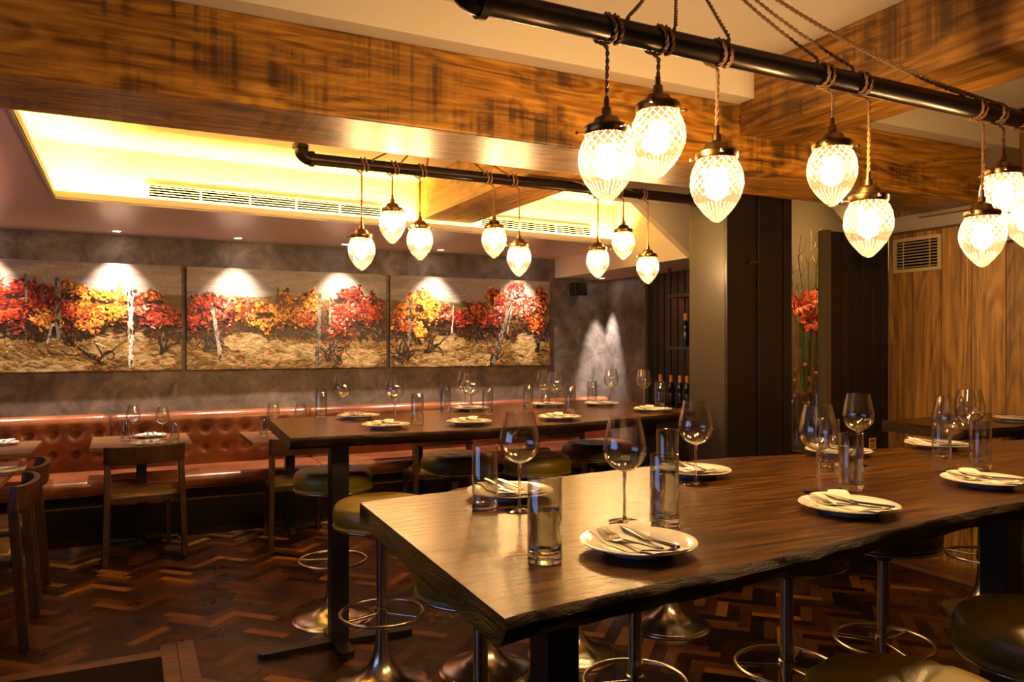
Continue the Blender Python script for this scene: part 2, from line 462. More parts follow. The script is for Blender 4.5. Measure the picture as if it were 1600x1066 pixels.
mt = MB().box(x0, x1, y0, y1, .0005, .008).build('floor_mat', M['rope_iron'])
tag(mt, 'black mat set into the parquet in front of the left chairs', 'mat')
mb = MB(); mb.box(x0 - .09, x1 + .005, y1, y1 + .085, .0, .007); struct(mb.build('trim_1', M['border_wood'], bevel=.002))
mb = MB(); mb.box(x1, x1 + .07, y0, y1 + .16, .0, .0072); mb.box(x1 + .072, x1 + .15, y0, y1 + .16, 0, .007); struct(mb.build('trim_2', M['border_wood'], bevel=.002))

# walls
struct(MB().box(XL - .1, XR + .1, YF, YF + .1, -.05, 2.9).build('wall_far', M['concrete']))
struct(MB().box(XR, XR + .08, 6.34, YF, 0, 2.9).build('wall_right_far', M['concrete']))
# black tongue and groove wall behind the shelves
mb = MB(); y = 4.72
while y < 6.30:
    y2 = min(y + .098, 6.335); mb.box(XR + .012, XR + .05, y, y2 - .006, 0, LOW - .07); y += .104
mb.box(XR + .03, XR + .08, 4.72, 6.335, 0, 2.9)
struct(mb.build('wall_panelling', M['black_board'], bevel=.004))
struct(MB().box(XR - .02, XR + .02, 6.325, 6.345, .0, 2.3).build('trim_3', plain('mustard edge', (.09,.06,.015), .5)))
# bulkhead on the right of the recess and lower ceiling
struct(MB().box(RECX1, XR + .1, 4.62, YF, 2.17, 2.9).build('ceiling_bulkhead', M['soffit']))
# upper ceiling
struct(MB().box(XL - .1, 6.4, YN - .1, YF, HIGH, HIGH + .1).build('ceiling', M['ceil']))
# dropped ceiling: frame around the recess
LT = .05
mb = MB()
mb.prism([(XL, recy(-.4)), (RECX0, recy(RECX0)), (RECX1, recy(RECX1)), (RECX1, YF), (XL, YF)], LOW, LOW + .012)
mb.box(XL, RECX0, 3.19, recy(RECX0), LOW, LOW + .012)
struct(mb.build('ceiling_low', M['low_ceil']))
# recess faces and the lip that hides the light strip
face = .13
mb = MB()
a, b = (RECX0 - face, recy(RECX0) + face), (RECX1, recy(RECX1) + face)
mb.prism([a, b, (b[0], b[1] + .03), (a[0], a[1] + .03)], LOW + .006, HIGH)
mb.box(RECX0 - face - .03, RECX0 - face, 3.19, a[1] + .03, LOW + .006, HIGH)
struct(mb.build('wall_recess', M['soffit']))
mb = MB()
mb.prism([(RECX0, recy(RECX0)), (RECX1, recy(RECX1)), (RECX1, recy(RECX1) + .014), (RECX0, recy(RECX0) + .014)], LOW - .003, LOW + LT)
mb.box(RECX0 - .014, RECX0, 3.19, recy(RECX0) + .014, LOW - .003, LOW + LT)
struct(mb.build('trim_4', M['soffit']))
# light strips on the ledge
mb = MB()
mb.prism([(RECX0 + .02, recy(RECX0) + .04), (RECX1 - .02, recy(RECX1) + .04), (RECX1 - .02, recy(RECX1) + .056), (RECX0 + .02, recy(RECX0) + .056)], LOW + .013, LOW + .022)
tag(mb.build('led_strip', M['led']), 'glowing yellow light strip hidden behind the long far lip of the ceiling recess', 'light strip')
mb = MB(); mb.box(RECX0 - .06, RECX0 - .044, 3.25, recy(RECX0), LOW + .013, LOW + .022)
tag(mb.build('led_strip', M['led']), 'glowing yellow light strip behind the short left lip of the ceiling recess', 'light strip')
# slot diffusers on the recess face
def diffuser(xa, xb, label):
    ang = math.atan(.07); ln = (xb - xa) / math.cos(ang)
    t = thing('slot_diffuser', label, 'air vent', (xa, recy(xa) + face - .004, 2.455), ang, 'slot diffusers in the ceiling recess')
    MB().box(0, ln, .001, .003, .0, .075).build('backing', M['dark'], t)
    fr = MB(); fr.box(-.012, ln + .012, -.008, .001, -.008, .0); fr.box(-.012, ln + .012, -.008, .001, .075, .083)
    n = max(2, int(round(ln / .36)))
    for k in range(n + 1): fr.box(k * ln / n - .005, k * ln / n + .005, -.009, .001, -.004, .08)
    fr.build('frame', M['vent_white'], t)
    for k in range(4):
        z = .014 + k * .0165
        MB().box(0, ln, -.007, .0, z, z + .003).build('slat', M['vent_white'], t)
diffuser(.12, 1.75, 'long white slot diffuser in the glowing recess, left of the crossing beam')
diffuser(2.62, 3.75, 'shorter white slot diffuser in the glowing recess, right of the crossing beam')

# oak beams
BY0, BY1, BZ0, BZ1 = 2.755, 3.19, 2.29, 2.602
struct(MB().box(XL, 4.45, BY0, BY1, BZ0, BZ1).build('ceiling_beam', M['beam_x'], bevel=.008), 'thick stained oak beam running the width of the room')
struct(MB().box(2.58, 2.955, -1.0, BY0, 2.453, HIGH).build('ceiling_beam', M['beam_y'], bevel=.006), 'stained oak cross beam running towards the camera from the long beam')
struct(MB().box(2.05, 2.48, BY1, recy(2.2) + face - .02, 2.44, HIGH).build('ceiling_beam', M['beam_y'], bevel=.006), 'oak cross beam inside the glowing ceiling recess')
# cream soffit over the long beam, both sides of the cross beam
struct(MB().box(XL, 2.58, 2.664, BY1, BZ1, HIGH).build('ceiling_soffit', M['soffit'], bevel=.003))
struct(MB().box(2.955, 4.62, 2.664, BY1, BZ1, HIGH).build('ceiling_soffit', M['soffit'], bevel=.003))
struct(MB().box(4.45, 4.62, BY0 - .09, BY1, BZ0 - .02, BZ1).build('trim_5', M['hall']))
# boxing and the slanted stair soffit behind the pipe
struct(MB().box(2.75, 3.27, 3.97, 4.3, 2.43, HIGH).build('ceiling_boxing', M['taupe']))
mb = MB(); pl = [(3.09, 2.44), (3.60, 2.08), (3.95, 2.08), (3.95, HIGH), (3.09, HIGH)]
vs = [(x, 4.30, z) for x, z in pl] + [(x, 4.36, z) for x, z in pl]
mb.add(vs, [(0,1,2,3,4), (9,8,7,6,5)] + [(i, i+5, (i+1) % 5 + 5, (i+1) % 5) for i in range(5)])
struct(mb.build('wall_stringer', M['taupe']))

# column with a plain left face and a boarded front
struct(MB().box(3.27, 3.82, 3.63, 3.96, 0, HIGH).build('column', M['column'], bevel=.004), 'tall square column, grey left side and dark boarded front')
mb = MB()
for a, b, dpt in ((3.272, 3.395, .022), (3.40, 3.52, .012), (3.525, 3.62, .028), (3.625, 3.745, .012), (3.75, 3.815, .022)):
    mb.box(a, b, 3.63 - dpt, 3.64, 0, HIGH - .003)
struct(mb.build('trim_6', plain('brown black boards', (.022,.016,.010), .3), bevel=.004))
hk = thing('coat_hook', 'small dark metal hook screwed to the boarded front of the column', 'hook', (3.52, 3.60, 1.98))
MB().box(-.07, .06, -.006, .004, -.008, .008).build('plate', M['brass'], hk, bevel=.002)
MB().tube([(.04, -.004, 0), (.04, -.03, 0), (.055, -.035, .004)], .007, 10).build('peg', M['brass'], hk, smooth=40)

# boarded black partition and its olive edge
mb = MB(); x = 4.05
while x < 4.56:
    mb.box(x, min(x + .094, 4.598), 3.505, 3.53, 0, 2.2); x += .1
mb.box(4.04, 4.598, 3.515, 3.56, 0, 2.2)
struct(mb.build('wall_partition', M['black_board'], bevel=.004))
struct(MB().box(4.0, 4.045, 3.50, 3.565, 0, 2.205).build('trim_7', plain('olive door edge', (.13,.105,.05), .4)))
st = thing('warning_sticker', 'small orange and red notice stuck low on the black boarded partition', 'sticker', (4.405, 3.5045, .745))
MB().box(0, .066, -.001, 0, 0, .10).build('paper', M['paper'], st)
MB().box(.008, .058, -.0018, -.001, .07, .092).build('red_panel', plain('red ink', (.45,.03,.02), .6), st)
MB().box(.008, .058, -.0018, -.001, .032, .066).build('orange_panel', plain('orange ink', (.55,.20,.03), .6), st)
MB().box(.008, .024, -.0018, -.001, .008, .028).build('dark_panel', plain('dark ink', (.05,.03,.03), .6), st)

# oak plank wall on the right
def oak_wall():
    mb = MB(); tones = []
    ys = [3.505, 3.33, 3.13, 2.935, 2.73]
    while ys[-1] > -1.2: ys.append(ys[-1] - .2)
    for a, b in zip(ys[:-1], ys[1:]):
        mb.box(4.6, 4.63, b + .003, a - .003, .1, 2.2 if b > 2.7 else 2.06); t = random.random(); tones += [t] * 6
    nb = len(mb.f); mb.box(4.625, 4.75, YN, 3.505, 0, 2.9); tones += [.1] * 6
    o = mb.build('wall_right', M['oak_wall']); at = o.data.attributes.new('tone', 'FLOAT_COLOR', 'FACE')
    cols = np.ones((len(tones), 4), np.float32)
    for i, t in enumerate(tones): cols[i, :3] = (t, (t * 7.3) % 1, (t * 3.7) % 1)
    at.data.foreach_set('color', cols.ravel()); struct(o)
oak_wall()
struct(MB().box(4.575, 4.6, -1.2, 3.5, 0, .105).build('baseboard_right', M['base_wood'], bevel=.003))
struct(MB().box(4.50, 4.63, 2.735, 3.505, 2.2, 2.30).build('trim_8', M['taupe'], bevel=.003))
struct(MB().box(4.46, 4.63, -1.2, 2.73, 2.06, 2.30).build('trim_9', M['taupe'], bevel=.003))
vt = thing('wall_vent', 'cream framed louvred vent high on the oak plank wall', 'air vent', (4.6, 3.125, 1.943))
f = MB(); W_, H_ = .34, .227
f.box(-.012, 0, 0, W_, 0, .024); f.box(-.012, 0, 0, W_, H_ - .024, H_); f.box(-.012, 0, 0, .024, .024, H_ - .024); f.box(-.012, 0, W_ - .024, W_, .024, H_ - .024)
f.build('frame', M['vent_cream'], vt, bevel=.002)
MB().box(-.002, -.0005, .02, W_ - .02, .02, H_ - .02).build('backing', M['dark'], vt)
for k in range(9):
    z = .034 + k * .0195
    MB().bar((-.008, .024, z), (-.008, W_ - .024, z), .011, .003, up=(.5, 0, 1)).build('slat', M['vent_cream'], vt)
MB().box(-.011, -.006, .075, .080, .024, H_ - .024).build('mullion', M['vent_cream'], vt)
MB().box(-.011, -.006, .262, .267, .024, H_ - .024).build('mullion', M['vent_cream'], vt)

# passage beyond the partition
struct(MB().box(5.7, 5.8, 3.0, YF, 0, 2.9).build('wall_passage', M['hall']))
struct(MB().box(4.75, 5.8, 3.56, 3.62, 0, 2.9).build('wall_passage_near', M['hall']))
struct(MB().box(4.77, 5.8, 4.72, 4.78, 0, 2.9).build('wall_passage_far', M['hall']))
mb = MB(); pl = [(3.62, 2.44), (4.1, 2.02), (4.72, 2.75), (3.62, 2.75)]
vs = [(5.35, y, z) for y, z in pl] + [(5.45, y, z) for y, z in pl]
mb.add(vs, [(3,2,1,0), (4,5,6,7)] + [(i, (i+1) % 4, (i+1) % 4 + 4, i+4) for i in range(4)])
struct(mb.build('ceiling_passage', M['taupe']))
struct(MB().box(5.2, 5.32, 3.64, 4.7, 1.76, 1.94).build('trim_10', M['black_board']))

# left and near walls, with an unseen window added for bluish daylight and reflections
wy0, wy1, wz0, wz1 = .2, 3.6, .95, 2.2
mb = MB(); mb.box(XL - .12, XL, YN, wy0, 0, 2.9); mb.box(XL - .12, XL, wy1, YF, 0, 2.9); mb.box(XL - .12, XL, wy0, wy1, 0, wz0); mb.box(XL - .12, XL, wy0, wy1, wz1, 2.9)
struct(mb.build('wall_left', M['dark_paint']))
wn = thing('window_added', 'unseen window added in the left wall for bluish light', 'window'); wn['kind'] = 'structure'
f = MB()
for a, b, c, d in ((wy0, wy1, wz0, wz0 + .05), (wy0, wy1, wz1 - .05, wz1), (wy0, wy0 + .05, wz0, wz1), (wy1 - .05, wy1, wz0, wz1), (1.3, 1.35, wz0, wz1), (2.45, 2.5, wz0, wz1)):
    f.box(XL - .08, XL - .02, a, b, c, d)
f.build('window_frame', M['black_board'], wn)
MB().box(XL - .055, XL - .05, wy0, wy1, wz0, wz1).build('pane', M['pane'], wn)
struct(MB().box(XL, XR, YN - .1, YN, 0, 2.9).build('wall_near', M['dark_paint']))

# ------------------------------------------------------------------ paintings
def srgb(c):
    c = np.asarray(c, float) / 255.0
    return np.where(c <= .04045, c / 12.92, ((c + .055) / 1.055) ** 2.4)
PW, PH = 520, 262
def painting(xa, xb, label, clusters, posts, trunks, lights, seed):
    R = np.random.RandomState(seed)
    H, Wd = PH, PW
    img = np.zeros((H, Wd, 3)); hgt = np.zeros((H, Wd))
    def pxX(px): return col_at(px, 7.06)[0]
    def uv(px, py):
        X, d = col_at(px, 7.06)
        z = ZC + (538 - py) * d / 1200
        return (X - xa) / (xb - xa) * Wd, (2.13 - z) / .883 * H
    yy, xx = np.mgrid[0:H, 0:Wd]
    def lerp(t, stops):
        out = np.zeros(t.shape + (3,)); 
        xs = [s[0] for s in stops]
        for c in range(3): out[..., c] = np.interp(t, xs, [s[1][c] for s in stops])
        return out
    wav = 6 * np.sin(xx / 47.0 + seed) + 3 * np.sin(xx / 13.0)
    img[:] = lerp((yy + wav) / H, [(0, (128,112,88)), (.12, (138,126,112)), (.2, (128,118,118)), (.27, (120,106,84)), (.36, (92,74,36)), (.6, (70,52,24)), (.75, (128,104,56)), (1, (108,84,40))])
    def stroke(cx, cy, ln, wd, ang, c, h=.3, soft=.35, alpha=.9):
        r = int(max(ln, wd)) + 2
        x0, x1 = max(0, int(cx) - r), min(Wd, int(cx) + r + 1); y0, y1 = max(0, int(cy) - r), min(H, int(cy) + r + 1)
        if x0 >= x1 or y0 >= y1: return
        X = xx[y0:y1, x0:x1] - cx; Y = yy[y0:y1, x0:x1] - cy
        ca, sa = math.cos(ang), math.sin(ang)
        u = (X * ca + Y * sa) / ln; v = (-X * sa + Y * ca) / wd
        q = u * u + v * v
        a = np.clip((1 - q) / soft, 0, 1) * alpha
        st = 1 + min(.18, .6 / wd) * np.sin(v * 5 + cx)          # bristle streaks
        img[y0:y1, x0:x1] = img[y0:y1, x0:x1] * (1 - a[..., None]) + np.clip(np.array(c)[None, None] * st[..., None], 0, 255) * a[..., None]
        hgt[y0:y1, x0:x1] = hgt[y0:y1, x0:x1] * (1 - a) + a * h * (1 - .4 * q) 
    for _ in range(260):   # sky
        y = R.rand() ** 1.3 * H * .3
        c = [(172,158,138), (146,136,138), (132,124,136), (178,166,146), (150,134,108)][R.randint(5)]
        stroke(R.rand() * Wd, y, 24 + R.rand() * 50, 5 + R.rand() * 9, (R.rand() - .5) * .35, c, .08, 1.0, .4)
    for _ in range(240):   # hills behind
        stroke(R.rand() * Wd, H * (.27 + R.rand() * .16), 8 + R.rand() * 22, 3 + R.rand() * 4, (R.rand() - .5) * .5, [(96,74,30), (70,54,22), (112,88,40), (84,66,40)][R.randint(4)], .15, .7, .6)
    for _ in range(1500):  # ground
        y = H * (.62 + R.rand() * .4)
        c = [(130,102,54), (150,124,74), (82,58,22), (52,34,14), (110,84,38), (168,142,96), (92,70,26), (70,46,20)][R.randint(8)]
        stroke(R.rand() * Wd, y, 4 + R.rand() * 16, 1 + R.rand() * 3.8, (R.rand() - .42) * 1.1 + .5 * math.sin(y * .05 + seed), c, .35, .6, .6)
    for _ in range(700):   # dark vine band
        y = H * (.50 + R.rand() * .2)
        stroke(R.rand() * Wd, y, 3 + R.rand() * 9, 1.5 + R.rand() * 4, R.rand() * PI, [(28,16,10), (44,24,12), (18,12,10), (64,36,14), (86,30,14)][R.randint(5)], .4, .5, .85)
    for px, py, rx, ry, k in lights:
        u, v = uv(px, py); ru = rx * 1.75; rv = ry * 1.75
        for _ in range(int(90 * k)):
            a, q = R.rand() * 2 * PI, math.sqrt(R.rand())
            stroke(u + ru * q * math.cos(a), v + rv * q * math.sin(a), 4 + R.rand() * 14, 1.5 + R.rand() * 3, (R.rand() - .5) * .9, [(186,160,112), (166,138,86), (204,182,140), (140,112,62)][R.randint(4)], .5, .7, .5)
    for px, py, h_, lean in trunks:
        u, v = uv(px, py)
        for j in range(5):
            x, y = u + R.randn() * 4, v; a = -PI/2 + lean + R.randn() * .3; w = 4 + R.rand() * 4
            for _ in range(int(h_ * .55)):
                stroke(x, y, w * 1.3, w * .8, a, [(24,16,12), (44,28,18), (70,52,34), (14,10,8)][R.randint(4)], .6, .4, .9)
                if R.rand() < .3: stroke(x + 2, y, w * .9, .9, a, (170,150,120), .7, .3, .8)
                x += math.cos(a) * 3.2; y += math.sin(a) * 3.2; a += R.randn() * .28; w = max(1.5, w * .955)
    pal = {'r': [(140,34,18), (172,48,22), (108,24,14), (196,84,48), (88,22,14)], 'o': [(196,96,30), (212,124,40), (170,70,24), (228,156,64)],
           'y': [(222,160,50), (236,190,88), (206,128,36), (216,142,44)], 'p': [(190,80,58), (216,122,98), (164,48,36), (232,168,142), (130,34,26)]}
    for px, py, rx, ry, k in clusters:
        u, v = uv(px, py); ru, rv = rx * 1.75, ry * 1.6
        cnt = int(ru * rv * .17)
        for j in range(int(6 + ru * rv * .02)):
            a, q = R.rand() * 2 * PI, R.rand() ** .5 * .8; P_ = pal[k[R.randint(len(k))]]; c = np.array(P_[R.randint(len(P_))]) * .5
            stroke(u + ru * q * math.cos(a), v + rv * q * math.sin(a), 8 + R.rand() * 10, 6 + R.rand() * 7, R.rand() * PI, c, .3, .9, .8)
        for j in range(14):
            stroke(u + ru * R.randn() * .5, v + rv * (.7 + .35 * R.rand()), 4 + R.rand() * 9, 3 + R.rand() * 6, PI/2 + R.randn() * .5, (26, 15, 9), .3, .7, .8)
        for j in range(cnt):
            a, q = R.rand() * 2 * PI, R.rand() ** .6
            edge = 1.0 + .3 * math.sin(a * 5 + px) 
            x = u + ru * q * math.cos(a) * edge; y = v + rv * q * math.sin(a) * edge
            P_ = pal[k[R.randint(len(k))]]; c = P_[R.randint(len(P_))]
            if R.rand() < .12: c = (40, 18, 10)
            if y > v + rv * .5 and R.rand() < .45: c = (58, 22, 12)
            stroke(x, y, 2.4 + R.rand() * 5, 1.6 + R.rand() * 2.8, R.rand() * PI, c, .8 + R.rand() * .5, .5, .92)
    for xa_, ya_, xb_, yb_, w, tone in posts:
        u0, v0 = uv(xa_, ya_); u1, v1 = uv(xb_, yb_)
        for j in range(int(abs(v1 - v0) * 1.3)):
            t = R.rand(); x = u0 + (u1 - u0) * t + R.randn() * w * .5; y = v0 + (v1 - v0) * t
            c = [(tone, tone * .93, tone * .82), (tone * .6, tone * .54, tone * .46), (30, 22, 16)][R.choice(3, p=[.6, .27, .13])]
            stroke(x, y, 4 + R.rand() * 5, 1 + w * .35, PI/2 + math.atan2(-(u1-u0), (v1-v0)) + R.randn() * .1, c, 1.1, .4, .9)
    for _ in range(150):   # fallen leaves
        c = pal['rop'[R.randint(3)]][R.randint(4)]
        stroke(R.rand() * Wd, H * (.7 + .3 * R.rand()), 1.5 + R.rand() * 2.5, 1 + R.rand() * 1.2, R.rand() * PI, c, .9, .4, .9)
    img = np.clip(img * (1 + .10 * R.randn(H, Wd, 1)), 0, 255)
    lin = srgb(img)
    # canvas on its stretcher
    th = .034; yf = YF - th - .006
    t = thing('painting', label, 'painting', ((xa + xb) / 2, YF - .003, 1.247), 0, 'autumn vineyard paintings on the far wall')
    X = (np.arange(Wd) / (Wd - 1) - .5) * (xb - xa); Z = (1 - np.arange(H) / (H - 1)) * .883
    gx, gz = np.meshgrid(X, Z); gy = -(th + .002) - hgt * .0035
    gy[0, :] = gy[-1, :] = -th; gy[:, 0] = gy[:, -1] = -th
    co = np.stack([gx, gy, gz], -1).reshape(-1, 3).astype(np.float32)
    idx = np.arange(H * Wd).reshape(H, Wd)
    q = np.stack([idx[:-1, :-1], idx[1:, :-1], idx[1:, 1:], idx[:-1, 1:]], -1).reshape(-1, 4)
    me = bpy.data.meshes.new('painted_canvas')
    me.vertices.add(len(co)); me.vertices.foreach_set('co', co.ravel())
    me.loops.add(q.size); me.loops.foreach_set('vertex_index', q.ravel().astype(np.int32))
    me.polygons.add(len(q)); me.polygons.foreach_set('loop_start', np.arange(0, q.size, 4, dtype=np.int32)); me.polygons.foreach_set('loop_total', np.full(len(q), 4, np.int32))
    me.update(calc_edges=True); me.shade_smooth()
    at = me.attributes.new('paint', 'FLOAT_COLOR', 'POINT'); cc = np.ones((H * Wd, 4), np.float32); cc[:, :3] = lin.reshape(-1, 3); at.data.foreach_set('color', cc.ravel())
    me.materials.append(M['oil'])
    o = bpy.data.objects.new('painted_canvas', me); C.objects.link(o); o.parent = t
    MB().box(-(xb - xa) / 2, (xb - xa) / 2, -th, 0, 0, .883).build('stretcher', plain('canvas edge', (.10,.06,.03), .8) if 'canvas edge' not in bpy.data.materials else bpy.data.materials['canvas edge'], t)
def oil():
    m, nt, out = newmat('oil paint'); at = N(nt, 'ShaderNodeAttribute', attribute_name='paint')
    b = bsdf(nt, out, Roughness=.38); nt.links.new(at.outputs['Color'], b.inputs['Base Color']); return m
M['oil'] = oil()
painting(-1.346, .404, 'oil painting of autumn vines with one pale upright post, left of the three',
    [(-90,480,50,30,'ro'), (-30,470,40,36,'or'), (20,478,26,34,'r'), (38,452,18,14,'r'), (62,470,22,26,'rr'), (74,498,20,16,'yo'), (112,478,18,34,'r'), (118,456,10,10,'ry'), (150,478,26,24,'oy'), (140,500,20,20,'o'), (185,480,12,28,'yo'), (160,462,12,8,'y'), (226,478,18,22,'pr'), (238,464,14,8,'ro'), (262,496,26,16,'r'), (245,500,18,14,'rp')],
    [(203,456,204,572,5,225), (88,436,90,530,3.5,130), (40,430,41,470,1.5,120), (66,450,67,470,1.5,120), (80,508,74,535,1.6,180)],
    [(155,566,55,.3), (130,520,20,-.3), (252,550,34,.5), (20,525,28,0), (60,530,26,.4), (110,535,30,0)],
    [(175,540,26,18,1.6), (60,572,60,8,1.4), (240,565,30,14,1.0), (215,545,14,24,1.2)], 3)
painting(.444, 2.197, 'oil painting of autumn vines round a pale sunlit clearing, middle of the three',
    [(312,492,26,26,'r'), (330,474,22,14,'r'), (352,486,22,20,'rp'), (376,480,18,14,'po'), (396,492,22,18,'or'), (420,500,26,20,'yo'), (416,482,14,12,'ry'), (448,468,12,16,'ry'), (455,492,26,22,'oy'), (486,474,16,24,'yo'), (480,500,16,14,'or'), (530,496,18,38,'rp'), (556,480,26,32,'rp'), (582,486,20,26,'r'), (545,462,20,10,'r')],
    [(500,462,495,572,4,120), (331,478,345,560,4,170), (352,478,364,462,2,180), (386,462,388,500,1.6,130), (434,452,436,480,1.6,110), (516,466,514,520,1.6,140)],
    [(320,545,34,.6), (330,540,30,-.4), (512,560,60,.1), (525,572,50,.5), (450,520,18,0), (480,522,18,0), (590,530,26,0)],
    [(385,535,32,14,2.2), (430,545,50,14,1.6), (400,562,60,10,1.4), (560,560,32,16,2.6), (470,550,30,12,1.0)], 5)
painting(2.235, 3.98, 'oil painting of autumn vines with a leaning grey trunk, right of the three',
    [(625,494,18,18,'or'), (646,482,22,26,'oy'), (662,468,18,20,'yo'), (676,486,12,24,'yo'), (640,512,26,12,'ro'), (656,520,10,16,'y'), (700,490,14,14,'rp'), (722,498,22,14,'r'), (746,486,22,16,'ro'), (764,500,26,16,'r'), (772,462,18,14,'ro'), (790,478,22,26,'pr'), (808,452,16,16,'pr'), (822,480,18,24,'p'), (845,470,12,28,'or'), (838,506,16,18,'ro')],
    [(803,452,770,570,4.5,120), (642,470,640,540,3,120), (708,480,706,520,1.4,190), (800,480,792,520,1.6,150)],
    [(628,562,46,-.3), (668,548,44,.5), (636,560,46,.4), (770,568,50,.35), (720,520,20,0), (745,525,20,.2), (850,530,30,0), (838,548,26,.4)],
    [(700,535,30,12,1.8), (720,560,60,12,1.5), (820,545,22,28,2.6), (680,565,40,10,1.4), (760,562,26,10,1.0)], 8)

# ------------------------------------------------------------------ lamps
GPROF = spline([(.047, .012), (.050, .0), (.055, -.012), (.0655, -.035), (.0700, -.065), (.0665, -.092), (.054, -.120), (.036, -.144), (.018, -.163), (.008, -.170), (0, -.172)], 4)
def make_pendant():
    root = thing('pendant_lamp', 'x', 'pendant lamp')
    c = MB().lathe([(0, .062), (.012, .062), (.013, .045), (.020, .042), (.030, .036), (.036, .022), (.037, .018), (.054, .016), (.057, .012), (.057, .0), (.054, -.006), (.050, -.004), (.050, .010), (0, .012)], 36).build('cap', M['brass'], root, smooth=35)
    for k in range(3):
        a = .5 + k * 2 * PI / 3
        s = MB(); s.tube([(.048 * math.cos(a), .048 * math.sin(a), .003), (.071 * math.cos(a), .071 * math.sin(a), .003)], .0022, 8)
        s.lathe([(0, -.004), (.0042, -.0035), (.0045, 0), (.0042, .0035), (0, .004)], 10, (.073 * math.cos(a), .073 * math.sin(a), .003))
        s.build('screw', M['screw'], c, smooth=40)
    MB().tube([(0, 0, .06), (0, 0, .085)], .007, 12).build('cord_grip', M['brass'], root, smooth=40)
    MB().lathe([(0, .012), (.018, .012), (.018, -.02), (.016, -.03), (0, -.03)], 20).build('socket', M['brass'], root, smooth=35)
    MB().lathe(GPROF, 56).build('glass_shade', M['globe'], root, smooth=60)
    MB().lathe(spline([(.012, -.03), (.015, -.042), (.026, -.060), (.030, -.078), (.026, -.098), (.014, -.108), (0, -.111)], 3), 20).build('bulb', M['bulb'], root, smooth=60)
    return root
def cord_path(X, Y, Zpipe, ztop, rose, wraps, sag, side):
    """from the lamp up to the pipe, round it, then to the rose"""
    rp = .030 + .005
    pts = [(X, Y - .0, ztop)]
    zt = Zpipe - rp - .012
    for k in range(1, 5): pts.append((X, Y - .004 * k / 4, ztop + (zt - ztop) * k / 4))
    n = 11 * wraps
    for k in range(n + 1):
        a = -PI/2 + .15 + 2 * PI * k / 11
        q = k / n
        pts.append((X - .014 + .040 * q * side + .006 * math.sin(a * 2), Y - rp * math.cos(a + 0) * 1.0 if False else Y + rp * math.cos(a), Zpipe + rp * math.sin(a)))
    s = Vector(pts[-1]); e = Vector(rose)
    up = Vector((s.x, s.y - .045, Zpipe + .01)); 
    m = (up + e) / 2 - Vector((0, 0, sag))
    for k in range(1, 15):
        t = k / 14
        pts.append(tuple(up * (1-t)**2 + m * (2*t*(1-t)) + e * (t*t)))
    return pts
def twisted(pts, pitch=.018, r=.0028, ro=.0028, n=5):
    P = [np.array(p) for p in pts]; seg = [np.linalg.norm(b - a) for a, b in zip(P[:-1], P[1:])]
    L = sum(seg); cnt = min(420, int(L / pitch * 5)); cum = np.concatenate([[0], np.cumsum(seg)])
    s = np.linspace(0, L, cnt); path = np.stack([np.interp(s, cum, [p[i] for p in P]) for i in range(3)], 1)
    k = np.ones(5) / 5
    sm = path.copy()
    if cnt > 10:
        for i in range(3):
            sm[2:-2, i] = np.convolve(path[:, i], k, 'valid')
    path = sm
    tan = np.gradient(path, axis=0); tan /= np.linalg.norm(tan, axis=1)[:, None] + 1e-9
    mb = MB()
    ref = np.array([.3, .9, .1])
    for ph in (0, PI):
        out = []
        for i in range(cnt):
            u = np.cross(tan[i], ref); u /= np.linalg.norm(u) + 1e-9; w = np.cross(tan[i], u)
            a = s[i] / pitch * 2 * PI * .5 + ph
            out.append(tuple(path[i] + (u * math.cos(a) + w * math.sin(a)) * ro))
        mb.tube(out, r, n)
    return mb
proto = make_pendant()
NY, NZ = 1.58, 2.244; FY, FZ = 3.90, 2.40
near_rose = (1.5, 1.87, HIGH - .02); far_rose = (1.50, 3.95, HIGH - .02)
near = [(948, 318, 'leftmost of the front row, hanging lowest before the long oak beam'), (1028, 278, 'second of the front row, raised behind the leftmost one'),
        (1120, 348, 'third of the front row, hanging in front of the column top'), (1300, 323, 'fourth of the front row, beside the cross beam'),
        (1357, 403, 'fifth of the front row, hanging low before the black partition'), (1535, 418, 'low one in front of the oak plank wall'),
        (1567, 351, 'high one just right of the lamp before the oak planks'), (1604, 388, 'cut by the right edge of the photo')]
far = [(565, 423, 'leftmost of the back row, before the middle painting'), (613, 381, 'second of the back row, raised against the glowing recess'),
       (656, 407, 'third of the back row, over the gap beside the right painting'), (772, 404, 'fourth of the back row, under the crossing beam end'),
       (811, 432, 'fifth of the back row, lowest before the right painting'), (934, 435, 'sixth of the back row, before the far room corner'),
       (974, 406, 'seventh of the back row, raised before the yellow bulkhead'), (1012, 444, 'rightmost of the back row, before the black panelling')]
first = True; cords = []
for rows, Y, Zp, rose, grp, lead in ((near, NY, NZ, near_rose, 'pendant lamps on the front pipe', 'cut glass pendant lamp, '), (far, FY, FZ, far_rose, 'pendant lamps on the back pipe', 'cut glass pendant lamp, ')):
    for i, (px, pyb, where) in enumerate(rows):
        X, d = col_at(px, Y); zb = ZC + (538 - pyb) * d / 1200; zo = zb + .172
        if first: r = proto; r.location = (X, Y, zo); r['label'] = lead + where; r['group'] = grp; first = False
        else: r = dup(proto, (X, Y, zo), random.random() * 6.28, lead + where, grp)
        side = 1 if rose[0] > X else -1
        pts = cord_path(X, Y, Zp, zo + .07, (rose[0] + .012 * math.cos(i), rose[1] + .012 * math.sin(i), rose[2]), 2, .02 + .09 * abs(X - rose[0]), side)
        M_ = Matrix.Rotation(-r.rotation_euler.z, 4, 'Z') @ Matrix.Translation((-X, -Y, -zo))
        pts = [tuple(M_ @ Vector(p)) for p in pts]
        cords.append((pts, r))
for pts, r in cords: twisted(pts).build('cord', M['cord'], r, smooth=60)
